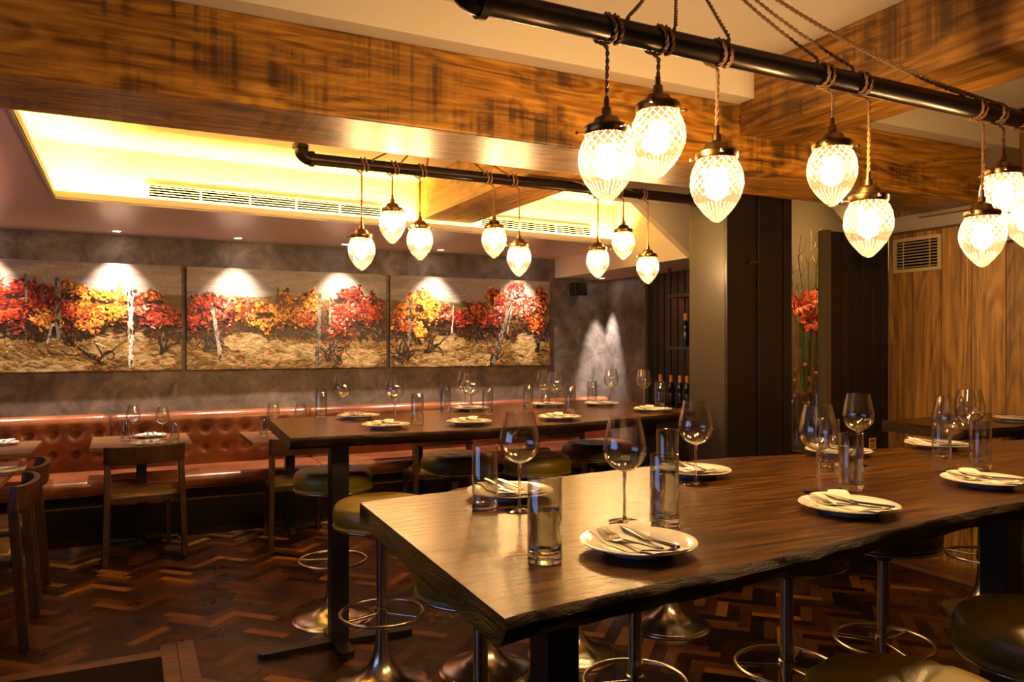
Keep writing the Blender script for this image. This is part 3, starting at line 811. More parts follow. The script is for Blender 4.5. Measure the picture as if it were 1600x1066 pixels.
for rose, lb in ((near_rose, 'brass ceiling rose gathering the cords of the front pendant lamps'), (far_rose, 'brass ceiling rose gathering the cords of the back pendant lamps')):
    tag(MB().lathe([(0, 0), (.02, 0), (.055, .012), (.06, .02), (0, .02)], 28, rose).build('ceiling_rose', M['brass'], smooth=40), lb, 'ceiling rose')

def pipe(name, x0, x1, Y, Z, label, ztop):
    t = thing(name, label, 'pipe', (x0, Y, Z))
    MB().tube([(.05, 0, 0), (x1 - x0, 0, 0)], .030, 24).build('pipe_run', M['iron'], t, smooth=40)
    arc = [(.05 - .05 * math.sin(a) , 0, .05 - .05 * math.cos(a)) for a in [k * PI / 16 for k in range(9)]]
    MB().tube(arc, .034, 24).build('elbow', M['iron'], t, smooth=40)
    c = MB(); c.tube([(.045, 0, 0), (.065, 0, 0)], .040, 24); c.tube([(0, 0, .045), (0, 0, .065)], .040, 24); c.build('collar', M['iron'], t, smooth=40)
    MB().tube([(0, 0, .05), (0, 0, ztop - Z)], .030, 24).build('riser', M['iron'], t, smooth=40)
    MB().tube([(x1 - x0 - .012, 0, 0), (x1 - x0, 0, 0)], .045, 24).build('end_flange', M['iron'], t, smooth=40)
pipe('iron_pipe', .66, 4.59, NY, NZ, 'thick dark iron pipe across the top carrying the front pendant lamps', HIGH)
pipe('iron_pipe', .77, 3.268, FY, FZ, 'dark iron pipe with an elbow below the recess carrying the back pendant lamps', HIGH)

# recessed spots above the paintings
spots = [(-1.0, 6.88), (-.08, 6.88), (.835, 6.86), (1.75, 6.86), (2.67, 6.86), (3.60, 6.86)]
names = ['beyond the left edge of the photo', 'above the left painting', 'above the left half of the middle painting', 'above the right half of the middle painting', 'above the left half of the right painting', 'above the right half of the right painting']
def spot_light(loc, W, size, blend, tilt=(0, 0), col=(1.0, .78, .62)):
    l = bpy.data.lights.new('spot_beam', 'SPOT'); l.energy = W; l.spot_size = math.radians(size); l.spot_blend = blend; l.color = col; l.shadow_soft_size = .02
    o = bpy.data.objects.new('spot_beam', l); C.objects.link(o); o.location = loc; o.rotation_euler = (tilt[0], tilt[1], 0)
    return o
def spot_fitting(x, y, z, label):
    t = thing('recessed_spotlight', label, 'ceiling light', (x, y, z), 0, 'recessed spotlights along the far wall')
    MB().lathe([(.026, -.001), (.040, -.004), (.042, 0), (.026, .0)], 28).build('rim', M['china'], t, smooth=50)
    MB().lathe([(0, -.0015), (.027, -.0015), (.027, .0), (0, 0)], 24).build('lens', M['spot_lens'], t)
for (x, y), nm in zip(spots, names):
    spot_fitting(x, y, LOW, 'small round recessed spotlight ' + nm)
    spot_light((x, y, LOW - .012), 92, 76, 1.0, (math.radians(6), 0))
spot_fitting(4.50, 6.86, 2.17, 'small round recessed spotlight under the bulkhead in the far corner')
spot_light((4.53, 6.92, 2.155), 200, 38, .7, (math.radians(4), math.radians(-5)), (1.0, .84, .74))
spot_light((4.25, 3.72, 2.6), 22, 50, .5, (0, 0), (1.0, .7, .4))  # unseen downlight without a fitting, added to light the flowers
# unseen point light added to brighten the passage
l = bpy.data.lights.new('passage_fill', 'POINT'); l.energy = 4.0; l.color = (1, .66, .28); l.shadow_soft_size = .06
o = bpy.data.objects.new('passage_fill', l); C.objects.link(o); o.location = (5.1, 4.25, 2.3)

# ------------------------------------------------------------------ high tables
def slab(name, outline, zt, th, parent, mats, seed):
    """live-edge slab: outline is a counter-clockwise polygon"""
    R = random.Random(seed)
    pts = []
    n = len(outline)
    for i in range(n):
        a = outline[i]; b = outline[(i+1) % n]; L = math.hypot(b[0]-a[0], b[1]-a[1]); k = max(1, int(L / .06))
        for j in range(k):
            t = j / k; live = abs(b[0] - a[0]) > abs(b[1] - a[1])
            off = (math.sin((a[0] + (b[0]-a[0]) * t) * 9 + seed) * .006 + R.uniform(-.0025, .0025)) if (live and 0 < t) else 0
            pts.append((a[0] + (b[0]-a[0]) * t, a[1] + (b[1]-a[1]) * t + off, live))
    cx = sum(p[0] for p in pts) / len(pts); cy = sum(p[1] for p in pts) / len(pts)
    def ring(z, ins, jit):
        out = []
        for x, y, live in pts:
            s = (ins + (R.uniform(-jit, jit))) if live else 0.0
            out.append((x, y + (s if y < cy else -s), z))
        return out
    rings = [ring(zt - .003, -.0, 0), ring(zt - .016, -.006, .003), ring(zt - .032, .004, .005), ring(zt - .046, .018, .006), ring(zt - th, .034, .004)]
    top = [(x, y + (.003 if y < cy else -.003), zt) for x, y, _ in pts]
    rings.insert(0, top)
    m = len(pts); mb = MB(); vs = [p for r in rings for p in r]; mb.cur = 1
    fs = []
    for q in range(len(rings) - 1):
        for i in range(m):
            j = (i + 1) % m
            fs.append((q*m+i, (q+1)*m+i, (q+1)*m+j, q*m+j))
    mb.add(vs, fs)
    o = len(mb.v) - len(vs)
    mb.cur = 0; mb.f.append(tuple(o + i for i in range(m))); mb.m.append(0)
    mb.f.append(tuple(o + (len(rings)-1)*m + i for i in range(m - 1, -1, -1))); mb.m.append(1)
    ob = mb.build(name, mats, parent, smooth=35)
    return ob
def pedestal(t, x, y, ztop, w=.085, ax=.34, ay=.15):
    MB().box(x - w/2, x + w/2, y - w/2, y + w/2, .03, ztop).build('post', M['black_metal'], t, bevel=.003)
    b = MB()
    for a in range(4):
        c, s = math.cos(a * PI/2), math.sin(a * PI/2)
        L = ax if a % 2 == 0 else ay
        p = [(x + c * .02, y + s * .02, .022), (x + c * L, y + s * L, .014)]
        b.bar(p[0], p[1], .075, .026)
        b.lathe([(0, 0), (.0375, 0), (.0375, .027), (0, .027)], 16, (x + c * L, y + s * L, .0))
    b.build('foot', M['black_metal'], t, smooth=30)
    MB().box(x - .16, x + .16, y - .16, y + .16, ztop - .006, ztop).build('mount_plate', M['black_metal'], t)

t = thing('high_table', 'long dark live-edge high table nearest the camera', 'high table')
slab('tabletop', [(.503, 1.028), (.863, 1.073), (1.225, 1.096), (1.516, 1.151), (1.658, 1.164), (2.078, 1.188), (2.8, 1.20), (3.62, 1.16), (3.62, 1.95), (2.72, 2.04), (1.79, 2.14), (1.01, 2.03), (.537, 1.957)], ZT, .055, t, [M['table_top'], M['live']], 3)
pedestal(t, .89, 1.56, ZT - .055); pedestal(t, 2.5, 1.5, ZT - .055)
t = thing('high_table', 'long dark live-edge high table standing behind the nearest one', 'high table')
slab('tabletop', [(.634, 3.43), (1.36, 3.39), (1.86, 3.40), (2.33, 3.47), (2.65, 3.56), (3.12, 3.72), (3.22, 4.72), (3.0, 4.80), (2.15, 4.60), (1.486, 4.42), (.69, 4.37)], ZT, .055, t, [M['table_top'], M['live']], 5)
pedestal(t, .92, 3.74, ZT - .055); pedestal(t, 2.95, 3.98, ZT - .055)
t = thing('high_table', 'short dark high table butting against the oak plank wall', 'high table')
slab('tabletop', [(3.58, 2.32), (4.575, 2.24), (4.575, 2.85), (3.62, 2.80)], ZT, .055, t, [M['table_top'], M['live']], 9)
pedestal(t, 4.45, 2.52, ZT - .055, ax=.08)

# ------------------------------------------------------------------ bar stools
def make_stool():
    t = thing('bar_stool', 'x', 'bar stool')
    # seat cushion with a tucked button and stitched seams
    n, prof = 64, [(0, .792), (.03, .793), (.06, .797), (.11, .803), (.15, .803), (.180, .796), (.197, .782), (.205, .760), (.206, .735), (.201, .712), (.190, .700), (0, .700)]
    pr = spline(prof, 3); mb = MB().lathe(pr, n)
    vs = []
    for x, y, z in mb.v:
        r = math.hypot(x, y); a = math.atan2(y, x)
        if z > .79 and r > .01: z -= .0035 * max(0, math.cos(a * 8)) ** 6 * math.exp(-((r - .07) / .05) ** 2)
        if z > .74 and abs(math.sin(a * 2)) < .045 and r > .15: z -= .003; x *= .99; y *= .99
        vs.append((x, y, z))
    mb.v = vs; s = mb.build('seat', M['olive_leather'], t, smooth=60)
    MB().lathe([(0, .7965), (.012, .7955), (.015, .792), (0, .79)], 16).build('button', M['olive_leather'], s, smooth=60)
    ring = [(.200 * math.cos(a), .200 * math.sin(a), .696) for a in [2*PI*k/56 for k in range(56)]]
    MB().tube(ring, .0065, 10, closed=True).build('seat_trim', M['chrome'], t, smooth=60)
    MB().lathe([(0, .70), (.14, .70), (.13, .69), (.05, .672), (.034, .64), (.026, .63), (0, .63)], 32).build('seat_hub', M['black_metal'], t, smooth=50)
    MB().lathe([(.0, .66), (.023, .66), (.023, .17), (0, .17)], 28).build('pole', M['chrome'], t, smooth=50)
    f = MB(); R_ = .176; z = .315
    f.tube([(R_ * math.cos(a), R_ * math.sin(a), z) for a in [2*PI*k/56 for k in range(56)]], .0085, 10, closed=True)
    for k in range(3):
        a = .4 + k * 2 * PI / 3
        f.tube([(.02 * math.cos(a), .02 * math.sin(a), z + .0), (R_ * math.cos(a), R_ * math.sin(a), z)], .007, 8)
    f.lathe([(.024, z + .025), (.030, z + .022), (.030, z - .022), (.024, z - .025)], 28)
    f.build('footrest', M['chrome'], t, smooth=60)
    MB().lathe(spline([(.024, .26), (.028, .20), (.038, .14), (.060, .090), (.100, .052), (.150, .030), (.192, .018), (.199, .012), (.199, .0), (0, .0)], 4), 56).build('base', M['chrome'], t, smooth=40)
    return t
stools = [
 (.98, 4.10, 'tucked behind the left post of the back high table', 0),
 (.975, 3.20, 'at the near left end of the back high table', .01),
 (1.44, 3.14, 'second along the near side of the back high table', 0),
 (1.88, 3.12, 'third along the near side of the back high table', 0),
 (2.53, 3.22, 'fourth along the near side of the back high table', 0),
 (1.79, 4.36, 'beyond the back high table, seen left of the front wine glasses', 0),
 (2.21, 4.08, 'beyond the back high table, seen behind the leftmost front wine glass', 0),
 (2.82, 4.42, 'beyond the back high table, nearest the far corner', 0),
 (.99, 2.20, 'under the left end of the nearest high table', 0),
 (1.55, 2.16, 'behind the nearest table, footring below its near left edge', 0),
 (2.11, 2.02, 'behind the nearest table, footring before the far post', 0),
 (2.62, 2.02, 'behind the nearest table, footring left of the right post', 0),
 (4.17, 2.60, 'under the short table by the oak plank wall', 0),
 (2.02, 1.10, 'on camera side of the nearest table, dark, at right edge', 0),
 (1.36, .985, 'on camera side of the nearest table, cut by bottom edge', 0)]
sp = make_stool()
for i, (x, y, w, _) in enumerate(stools):
    lb = 'olive leather bar stool ' + w
    if i == 0: sp.location = (x, y, .003); sp['label'] = lb; sp['group'] = 'olive bar stools at the high tables'; sp.rotation_euler.z = .3
    else: dup(sp, (x, y, .003), random.random() * 6, lb, 'olive bar stools at the high tables')

# ------------------------------------------------------------------ dining tables, chairs, banquette
def make_dining():
    t = thing('dining_table', 'x', 'table')
    MB().box(-.33, .33, -.36, .36, .72, .752).build('tabletop', M['dining_top'], t, bevel=.003)
    MB().box(-.035, .035, -.035, .035, .02, .715).build('post', M['black_metal'], t)
    b = MB(); b.bar((-.25, 0, .012), (.25, 0, .012), .06, .022); b.bar((0, -.19, .012), (0, .19, .012), .06, .022); b.build('foot', M['black_metal'], t, bevel=.003)
    MB().box(-.12, .12, -.12, .12, .712, .72).build('mount_plate', M['black_metal'], t)
    return t
dts = [(-.90, 6.30, 0, 'second wooden table from the left edge, against the leather banquette'), (.09, 6.36, 0, 'wooden dining table with two plates, against the left part of the banquette'),
       (1.14, 6.20, 0, 'wooden dining table at the banquette, partly behind the back high table'), (2.22, 6.25, 0, 'wooden dining table at the banquette, hidden below the middle of the back high table'), (3.32, 6.25, 0, 'wooden dining table at the banquette nearest the far corner'),
       (-.93, 5.02, 0, 'wooden dining table at the left edge of the photo beside two chairs')]
dp = make_dining()
for i, (x, y, r, lb) in enumerate(dts):
    if i == 0: dp.location = (x, y, .003); dp['label'] = lb; dp['group'] = 'wooden dining tables'
    else:
        q = dup(dp, (x, y, .003), r, lb, 'wooden dining tables')
        if i == 5: q.scale = (1.05, 1.45, 1)

def make_chair():
    t = thing('dining_chair', 'x', 'chair')
    # rounded seat frame
    def outline(w, dpt, k=26):
        out = []
        for i in range(k + 1):
            a = PI * i / k
            out.append((w * math.cos(a), .02 + dpt * abs(math.sin(a)) ** .8))
        out += [(-w, -.19), (w, -.19)]
        return out
    MB().prism(outline(.215, .20), .392, .435).build('seat_frame', M['chair_wood'], t, smooth=40, bevel=.003)
    o = MB(); ol = outline(.20, .185); n = len(ol)
    rings = [[(x, y, .434) for x, y in ol], [(x * .99, (y + .02) * .99 - .02, .448) for x, y in ol], [(x * .93, (y) * .93, .456) for x, y in ol], [(x * .5, y * .5, .459) for x, y in ol]]
    vs = [p for r in rings for p in r] + [(0, 0, .459)]
    fs = [(q*n+i, q*n+(i+1) % n, (q+1)*n+(i+1) % n, (q+1)*n+i) for q in range(3) for i in range(n)] + [(3*n+i, 3*n+(i+1) % n, 4*n) for i in range(n)]
    o.add(vs, fs); o.build('seat_pad', M['seat_leather'], t, smooth=50)
    for s in (-1, 1):
        MB().bar((s * .245, -.255, 0), (s * .225, -.205, .70), .038, .045, up=(0, 1, 0)).build('leg', M['chair_wood'], t, bevel=.004)
        MB().bar((s * .20, .195, 0), (s * .185, .155, .40), .034, .036, up=(0, 1, 0)).build('leg', M['chair_wood'], t, bevel=.004)
    # curved back rest
    b = MB(); k = 18; vs = []
    for i in range(k + 1):
        a = (i / k - .5) * 2; x = .245 * math.sin(a * PI / 2 * .98); y = -.215 - .075 * math.cos(a * PI / 2) + .02
        for dx, z in ((0, .665), (0, .785)):
            for th in (-.014, .014):
                vs.append((x * (1 + (.06 if th < 0 else -.06) * .5), y + th - (.012 if z > .7 else 0), z))
    fs = []
    for i in range(k):
        a, c = i * 4, (i + 1) * 4
        fs += [(a, c, c+2, a+2), (a+1, a+3, c+3, c+1), (a+2, c+2, c+3, a+3), (a, a+1, c+1, c)]
    fs += [(0, 2, 3, 1), (k*4, k*4+1, k*4+3, k*4+2)]
    b.add(vs, fs); b.build('backrest', M['chair_wood'], t, smooth=35, bevel=.003)
    for s in (-1, 1):
        MB().bar((s * .228, -.20, .413), (s * .20, .16, .413), .022, .035).build('side_rail', M['chair_wood'], t)
    return t
cp = make_chair()
chairs = [(.085, 5.98, .09, 'dark wooden chair with its back to us at the two-plate table'), (1.15, 5.93, .02, 'dark wooden chair left of the back high table post, facing the banquette'),
          (2.25, 5.95, 0, 'dark wooden chair seen under the middle of the back high table'), (3.33, 5.95, 0, 'dark wooden chair nearest the far corner, under the back high table'),
          (-.70, 5.22, PI/2, 'curved-back wooden chair at the left edge table, closer to the banquette'), (-.70, 4.60, PI/2, 'curved-back wooden chair at the left edge table, closer to the camera')]
for i, (x, y, r, lb) in enumerate(chairs):
    if i == 0: cp.location = (x, y, .003); cp.rotation_euler.z = r; cp['label'] = lb; cp['group'] = 'dark wooden dining chairs'
    else: dup(cp, (x, y, .003), r, lb, 'dark wooden dining chairs')

def banquette(xa, L, label, side=False):
    t = thing('banquette', label, 'banquette', (xa, 0, 0), 0, 'leather banquette sections along the far wall')
    nb = int(L // .159); off = (L - (nb - 1) * .159) / 2
    bx = [off + k * .159 for k in range(nb)]; bz = [.614, .766]
    g = .004; nx, nz = int(L / .0125), 60
    prof = [(6.955, .452), (6.945, .56), (6.94, .70), (6.94, .82), (6.948, .865), (6.972, .895), (7.01, .905), (7.095, .903)]
    pf = spline([(a, b) for a, b in prof], 10)
    vs = []; fs = []
    for j, (y, z) in enumerate(pf):
        for i in range(nx + 1):
            x = g + (L - 2 * g) * i / nx
            d = 0
            e = min(x - g, L - g - x)
            d += .030 * math.exp(-(e / .022) ** 1.3)
            for b in bz:
                dz = z - b
                if abs(dz) > .2: continue
                k = round((x - off) / .159); k = max(0, min(nb - 1, k)); dx = x - bx[k]
                r2 = (dx / .025) ** 2 + (dz / .025) ** 2
                d += .036 * math.exp(-r2)
                d += .011 * math.exp(-((dx / .06) ** 2 + (dz / .07) ** 2))
                # pleats radiating above each button
                if dz > 0:
                    an = math.atan2(dx, dz)
                    d += .0022 * math.cos(an * 11) * math.exp(-((dz - .05) / .04) ** 2) * max(0, 1 - abs(dx) / .08)
            f = 1 if y < 6.97 else max(0, (7.03 - y) / .06)
            vs.append((x, y + d * f, z - (0 if f == 1 else d * (1-f))))
    m = nx + 1
    for j in range(len(pf) - 1):
        for i in range(nx): fs.append((j*m+i, j*m+i+1, (j+1)*m+i+1, (j+1)*m+i))
    mb = MB().add(vs, fs); mb.box(g + .01, L - g - .01, 7.0, 7.09, .40, .88)
    bk = mb.build('backrest', M['tan_leather'], t, smooth=60)
    for b in bz:
        for x in bx:
            MB().lathe([(0, .009), (.005, .008), (.0085, .004), (.009, 0), (0, 0)], 12, M=Matrix.Translation((x, 6.974, b)) @ Matrix.Rotation(PI/2, 4, 'X')).build('button', M['tan_leather'], bk, smooth=60)
    # seat cushion, rounded front
    sp_ = spline([(6.99, .462), (6.7, .468), (6.55, .462), (6.485, .448), (6.462, .42), (6.46, .38), (6.475, .352), (6.52, .345), (6.99, .345)], 5)
    vs = []; fs = []; n2 = 14; q = len(sp_)
    for i in range(n2 + 1):
        x = g + (L - 2*g) * i / n2; e = 1 - .0 if 0 < i < n2 else .985
        for y, z in sp_: vs.append((x, 6.75 + (y - 6.75) * e, .41 + (z - .41) * (e if e == 1 else .93)))
    for i in range(n2):
        for k in range(q):
            k2 = (k + 1) % q; fs.append((i*q+k, i*q+k2, (i+1)*q+k2, (i+1)*q+k))
    fs.append(tuple(range(q))); fs.append(tuple(n2*q + k for k in range(q - 1, -1, -1)))
    MB().add(vs, fs).build('seat', M['tan_leather'], t, smooth=50)
    MB().box(0.002, L - .002, 6.58, 7.09, .003, .345).build('plinth', M['black_board'], t)
    MB().box(0.002, L - .002, 6.568, 6.58, .24, .252).build('plinth_rail', M['base_wood'], t)
banquette(-3.31, 1.59, 'tan leather banquette section beyond the left edge of the photo')
banquette(-1.72, 1.59, 'buttoned tan leather banquette section behind the leftmost tables')
banquette(-.13, 1.59, 'buttoned tan leather banquette section behind the two-plate dining table')
banquette(1.46, 1.59, 'buttoned tan leather banquette section below the right half of the middle painting')
banquette(3.05, 1.61, 'buttoned tan leather banquette section below the right painting and the corner')

# ------------------------------------------------------------------ tableware
def make_wine():
    t = thing('wine_glass', 'x', 'wine glass')
    MB().lathe(spline([(0, .116), (.010, .118), (.030, .128), (.0445, .146), (.0495, .166), (.048, .186), (.043, .211), (.0365, .240), (.0360, .243)], 5)
        + spline([(.0353, .243), (.0358, .240), (.042, .211), (.0468, .186), (.0482, .166), (.0435, .148), (.029, .1305), (.010, .1215), (0, .1205)], 5), 44).build('bowl', M['bowl'], t, smooth=70)
    MB().lathe([(0, 0)] + spline([(.037, .0), (.0365, .0017), (.025, .003), (.009, .006), (.0045, .012), (.0034, .030), (.0034, .090), (.0042, .108), (.0055, .1165), (0, .1185)], 4), 36).build('stem', M['glass'], t, smooth=60)
    return t
def make_tumbler(water=None):
    t = thing('tumbler', 'x', 'tumbler')
    R1 = .0325
    MB().lathe([(R1, .0185), (R1, .158), (R1 - .0006, .1595), (R1 - .0018, .158), (R1 - .0022, .0185)], 44).build('glass_wall', M['tumbler_wall'], t, smooth=22)
    MB().lathe([(0, 0), (R1 - .003, 0), (R1 - .001, .0012), (R1, .003), (R1, .0183), (R1 - .0035, .0183), (R1 - .007, .0168), (0, .016)], 44).build('glass_base', M['glass'], t, smooth=22)
    if water:
        MB().lathe([(0, .0187), (R1 - .0065, .0196), (R1 - .0027, .0246), (R1 - .0023, water), (0, water - .0006)], 44).build('water', M['water'], t, smooth=22)
    return t
PLP = [(0, .010), (.066, .010), (.074, .012), (.090, .019), (.113, .0225), (.115, .0215), (.1145, .0200), (.090, .0160), (.072, .006), (.066, .0), (.060, .0), (.058, .003), (0, .004)]
def make_plate():
    return tag(MB().lathe(spline(PLP, 3), 72).build('dinner_plate', M['china'], smooth=45), 'x', 'plate')
def plate_z(r):
    return float(np.interp(r, [0, .066, .074, .090, .113, .2], [.010, .010, .012, .019, .0225, .0225]))
def make_napkin():
    # long folded rectangle with a turned-over corner, lying along y
    mb = MB()
    def sheet(w, l, cx, cy, rot, lift, skew, th=.0022):
        nx, ny = 12, 26; vs = []
        for k in (0, 1):
            for j in range(ny + 1):
                for i in range(nx + 1):
                    u = (i / nx - .5) * w; v = (j / ny - .5) * l; u += skew * v * .6
                    x = cx + u * math.cos(rot) - v * math.sin(rot); y = cy + u * math.sin(rot) + v * math.cos(rot)
                    r = math.hypot(x, y); z = plate_z(r) + lift + .0016 * math.sin(u * 60 + v * 22) + .0018
                    e = 1 - min(1, min(i, nx - i) / 1.5)
                    vs.append((x, y, z + (k * th * (1 - .5 * e))))
        m = (nx + 1) * (ny + 1); fs = []
        for j in range(ny):
            for i in range(nx):
                a = j * (nx+1) + i; fs.append((a, a + nx + 1, a + nx + 2, a + 1)); fs.append((m+a, m+a+1, m+a+nx+2, m+a+nx+1))
        for i in range(nx):
            fs.append((i, i+1, m+i+1, m+i)); a = ny*(nx+1)+i; fs.append((a+1, a, m+a, m+a+1))
        for j in range(ny):
            a = j*(nx+1); fs.append((a+nx+1, a, m+a, m+a+nx+1)); a += nx; fs.append((a, a+nx+1, m+a+nx+1, m+a))
        mb.add(vs, fs)
    sheet(.085, .215, -.008, -.008, .10, 0, 0); sheet(.07, .20, .006, .004, -.12, .003, .0); sheet(.05, .12, .028, .045, -.45, .006, .25)
    return tag(mb.build('napkin', M['napkin'], smooth=50), 'x', 'napkin')
def handle_profile(mb, y0, y1, w0, w1, z0, z1, th=.0022):
    k = 12; vs = []
    for j in range(k + 1):
        t = j / k; y = y0 + (y1 - y0) * t; w = w0 + (w1 - w0) * t ** 1.6; z = z0 + (z1 - z0) * t
        if j == k: w *= .55
        vs += [(-w/2, y, z), (w/2, y, z), (w*.4, y, z + th), (-w*.4, y, z + th)]
    fs = []
    for j in range(k):
        a, b = j*4, j*4+4
        for i in range(4): fs.append((a+i, a+(i+1) % 4, b+(i+1) % 4, b+i))
    fs += [(3,2,1,0), (k*4, k*4+1, k*4+2, k*4+3)]
    mb.add(vs, fs)
def make_fork():
    mb = MB(); handle_profile(mb, .015, -.105, .006, .016, .021, .031)
    # shoulder
    k = 8; vs = []
    for j in range(k + 1):
        t = j / k; y = .013 + .038 * t; w = .006 + .019 * min(1, t * 1.5) ** .8; z = .021 - .005 * math.sin(t * PI)
        vs += [(-w/2, y, z), (w/2, y, z), (w/2, y, z + .0018), (-w/2, y, z + .0018)]
    fs = []
    for j in range(k):
        a, b = j*4, j*4+4
        for i in range(4): fs.append((a+i, b+i, b+(i+1) % 4, a+(i+1) % 4))
    fs += [(0,1,2,3), (k*4+3, k*4+2, k*4+1, k*4)]; mb.add(vs, fs)
    for i in range(4):
        x = -.0108 + i * .0072
        mb.tube([(x, .048, .0222), (x, .065, .0225), (x * .97, .082, .0255), (x * .95, .094, .0305)], .0016, 6, radii=[.0019, .0018, .0016, .0008])
    return tag(mb.build('fork', M['steel'], smooth=50), 'x', 'fork')
def make_knife():
    mb = MB(); handle_profile(mb, .0, -.108, .009, .015, .022, .031, .004)
    k = 12; vs = []
    for j in range(k + 1):
        t = j / k; y = -.001 + .112 * t; hw = .009 * (1 - t ** 5) ; z = .0235 + .004 * t
        vs += [(-.009, y, z), (-.009 + hw * 2 + .001, y, z), (-.009 + hw * 2, y, z + .0008), (-.009, y, z + .0018)]
    fs = []
    for j in range(k):
        a, b = j*4, j*4+4
        for i in range(4): fs.append((a+i, b+i, b+(i+1) % 4, a+(i+1) % 4))
    fs += [(0,1,2,3), (k*4+3, k*4+2, k*4+1, k*4)]; mb.add(vs, fs)
    return tag(mb.build('knife', M['steel'], smooth=40), 'x', 'knife')

used = {}
def place(key, maker, loc, rz, label, group):
    if key not in used:
        o = maker(); used[key] = o; o.location = loc; o.rotation_euler = (0, 0, rz); o['label'] = label; o['group'] = group
        return o
    return dup(used[key], loc, rz, label, group)

NG, FG, DG = 'on the nearest high table', 'on the back high table', 'on the dining tables'
def setting(px, py, z, rz, where, grp, jit=0):
    X, Y = G(px, py, z + .022)
    place('plate', make_plate, (X, Y, z), 0, 'round white plate ' + where, 'dinner plates ' + grp)
    place('napkin', make_napkin, (X, Y, z), rz, 'folded white napkin on the plate ' + where, 'folded napkins ' + grp)
    c, s = math.cos(rz), math.sin(rz)
    def off(dx, dy): return (X + dx * c - dy * s, Y + dx * s + dy * c)
    ox, oy = off(-.026, -.004); place('fork', make_fork, (ox, oy, z), rz + .10, 'steel fork on the plate ' + where, 'forks ' + grp)
    ox, oy = off(.018, -.008); place('knife', make_knife, (ox, oy, z), rz - .02, 'steel knife on the plate ' + where, 'knives ' + grp)
near_set = [(997, 843, 0, 'at the front left corner of the nearest table'), (797, 764, PI, 'behind two tumblers on the nearest table'),
    (1326, 786, 0, 'at the middle front edge of the nearest table'), (1083, 732, PI, 'at the back of the nearest table, beside the column'),
    (1310, 702, PI, 'at the back of the nearest table, before the flowers'), (1540, 747, 0, 'on the nearest table, cut by right edge'),
    (1464, 692, PI, 'on the nearest table before the oak planks')]
for px, py, rz, w in near_set: setting(px, py, ZT, rz + random.uniform(-.08, .08), w, NG)
setting(1590, 652, ZT, PI/2, 'on the short table by the oak plank wall', 'on the short table')
far_set = [(560, 648, PI, 'at the back left end of the back high table'), (603, 662, 0, 'at the front left end of the back high table'), (735, 636, PI, 'second along the back side of the back high table'),
    (733, 657, 0, 'second along the front side of the back high table'), (855, 630, PI, 'third along the back side of the back high table'), (874, 650, 0, 'third along the front side of the back high table'),
    (940, 629, PI, 'at the far corner end of the back high table'), (1020, 638, 0, 'beside the column end of the back high table')]
for px, py, rz, w in far_set: setting(px, py, ZT, rz + random.uniform(-.15, .15), w, FG)
for px, py, rz, w in [(235, 679, PI, 'by the banquette on the two-plate dining table'), (232, 691, 0, 'on the chair side of the two-plate dining table'), (0, 691, 0, 'on the second wooden table by the left edge'), (2, 734, PI/2, 'on the left edge table beside the curved-back chairs')]:
    setting(px, py, .755, rz, w, DG)

def place_glass(kind, px, py, z, label, grp, water=None):
    X, Y = G(px, py, z)
    if kind == 'w': place('wine', make_wine, (X, Y, z), random.random() * 6, label, 'wine glasses ' + grp)
    else: place('tumb' + str(water), lambda: make_tumbler(water), (X, Y, z), random.random() * 6, label, 'tumblers ' + grp)
e = .0005
for px, py, w in [(812, 798, 'left of the front plate, leftmost on the nearest table'), (976, 816, 'standing behind the front left plate of the nearest table'), (1087, 757, 'standing before the column on the nearest table'),
                  (1278, 771, 'rising behind the middle front plate of the nearest table'), (1341, 728, 'before the black partition on the nearest table'), (1484, 738, 'front one of the pair before the oak planks'), (1516, 712, 'back one of the pair before the oak planks')]:
    place_glass('w', px, py, ZT + e, 'large empty wine glass ' + w, NG)
for px, py, w, wt in [(758, 796, 'tall empty tumbler at the back left of the nearest table', None), (851, 877, 'tall tumbler half full of water, frontmost on the nearest table', .098), (1038, 820, 'tall tumbler of water behind the front left plate', .12), (1043, 757, 'tall tumbler behind the water-filled one, before the column', None),
                  (1330, 766, 'tall tumbler of water behind the middle front plate', .12), (1532, 733, 'tall tumbler behind the plate cut by the right edge', None), (1296, 730, 'tall tumbler before the flowers, behind a wine glass', None), (1471, 713, 'tall tumbler before the back plate near the oak planks', None)]:
    place_glass('t', px, py, ZT + e, w, NG, wt)
for px, py, w in [(535, 655, 'at the left end, before the middle painting'), (617, 658, 'second from left, behind front left plate'), (727, 643, 'back one of the left overlapping pair'), (736, 651, 'front one of the left overlapping pair'),
                  (850, 638, 'back one of the right overlapping pair'), (868, 645, 'front one of the right overlapping pair'), (955, 633, 'before the lit far corner'), (1006, 636, 'before the black panelling')]:
    place_glass('w', px, py, ZT + e, 'empty wine glass on the back high table, ' + w, FG)
for px, py, w in [(502, 652, 'leftmost, at the back'), (652, 663, 'at the front, right of the second wine glass'), (696, 642, 'at the back, left of the left glass pair'), (762, 648, 'right of the left glass pair'),
                  (825, 637, 'left of the right glass pair'), (891, 645, 'right of the right glass pair'), (925, 632, 'before the pale lit wall corner'), (1031, 634, 'rightmost, before the bottle counter')]:
    place_glass('t', px, py, ZT + e, 'tall tumbler on the back high table, ' + w, FG)
for px, py, w in [(208, 684, 'left one on the two-plate dining table'), (254, 687, 'right one on the two-plate dining table'), (427, 677, 'left one on the table behind the back high table'), (470, 679, 'right one on the table behind the back high table')]:
    place_glass('w', px, py, .7555, 'empty wine glass, ' + w, DG)
for px, py, w in [(196, 689, 'left one on the two-plate dining table'), (273, 691, 'right one on the two-plate dining table'), (412, 682, 'on the table partly behind the back high table')]:
    place_glass('t', px, py, .7555, 'small looking tumbler, ' + w, DG)
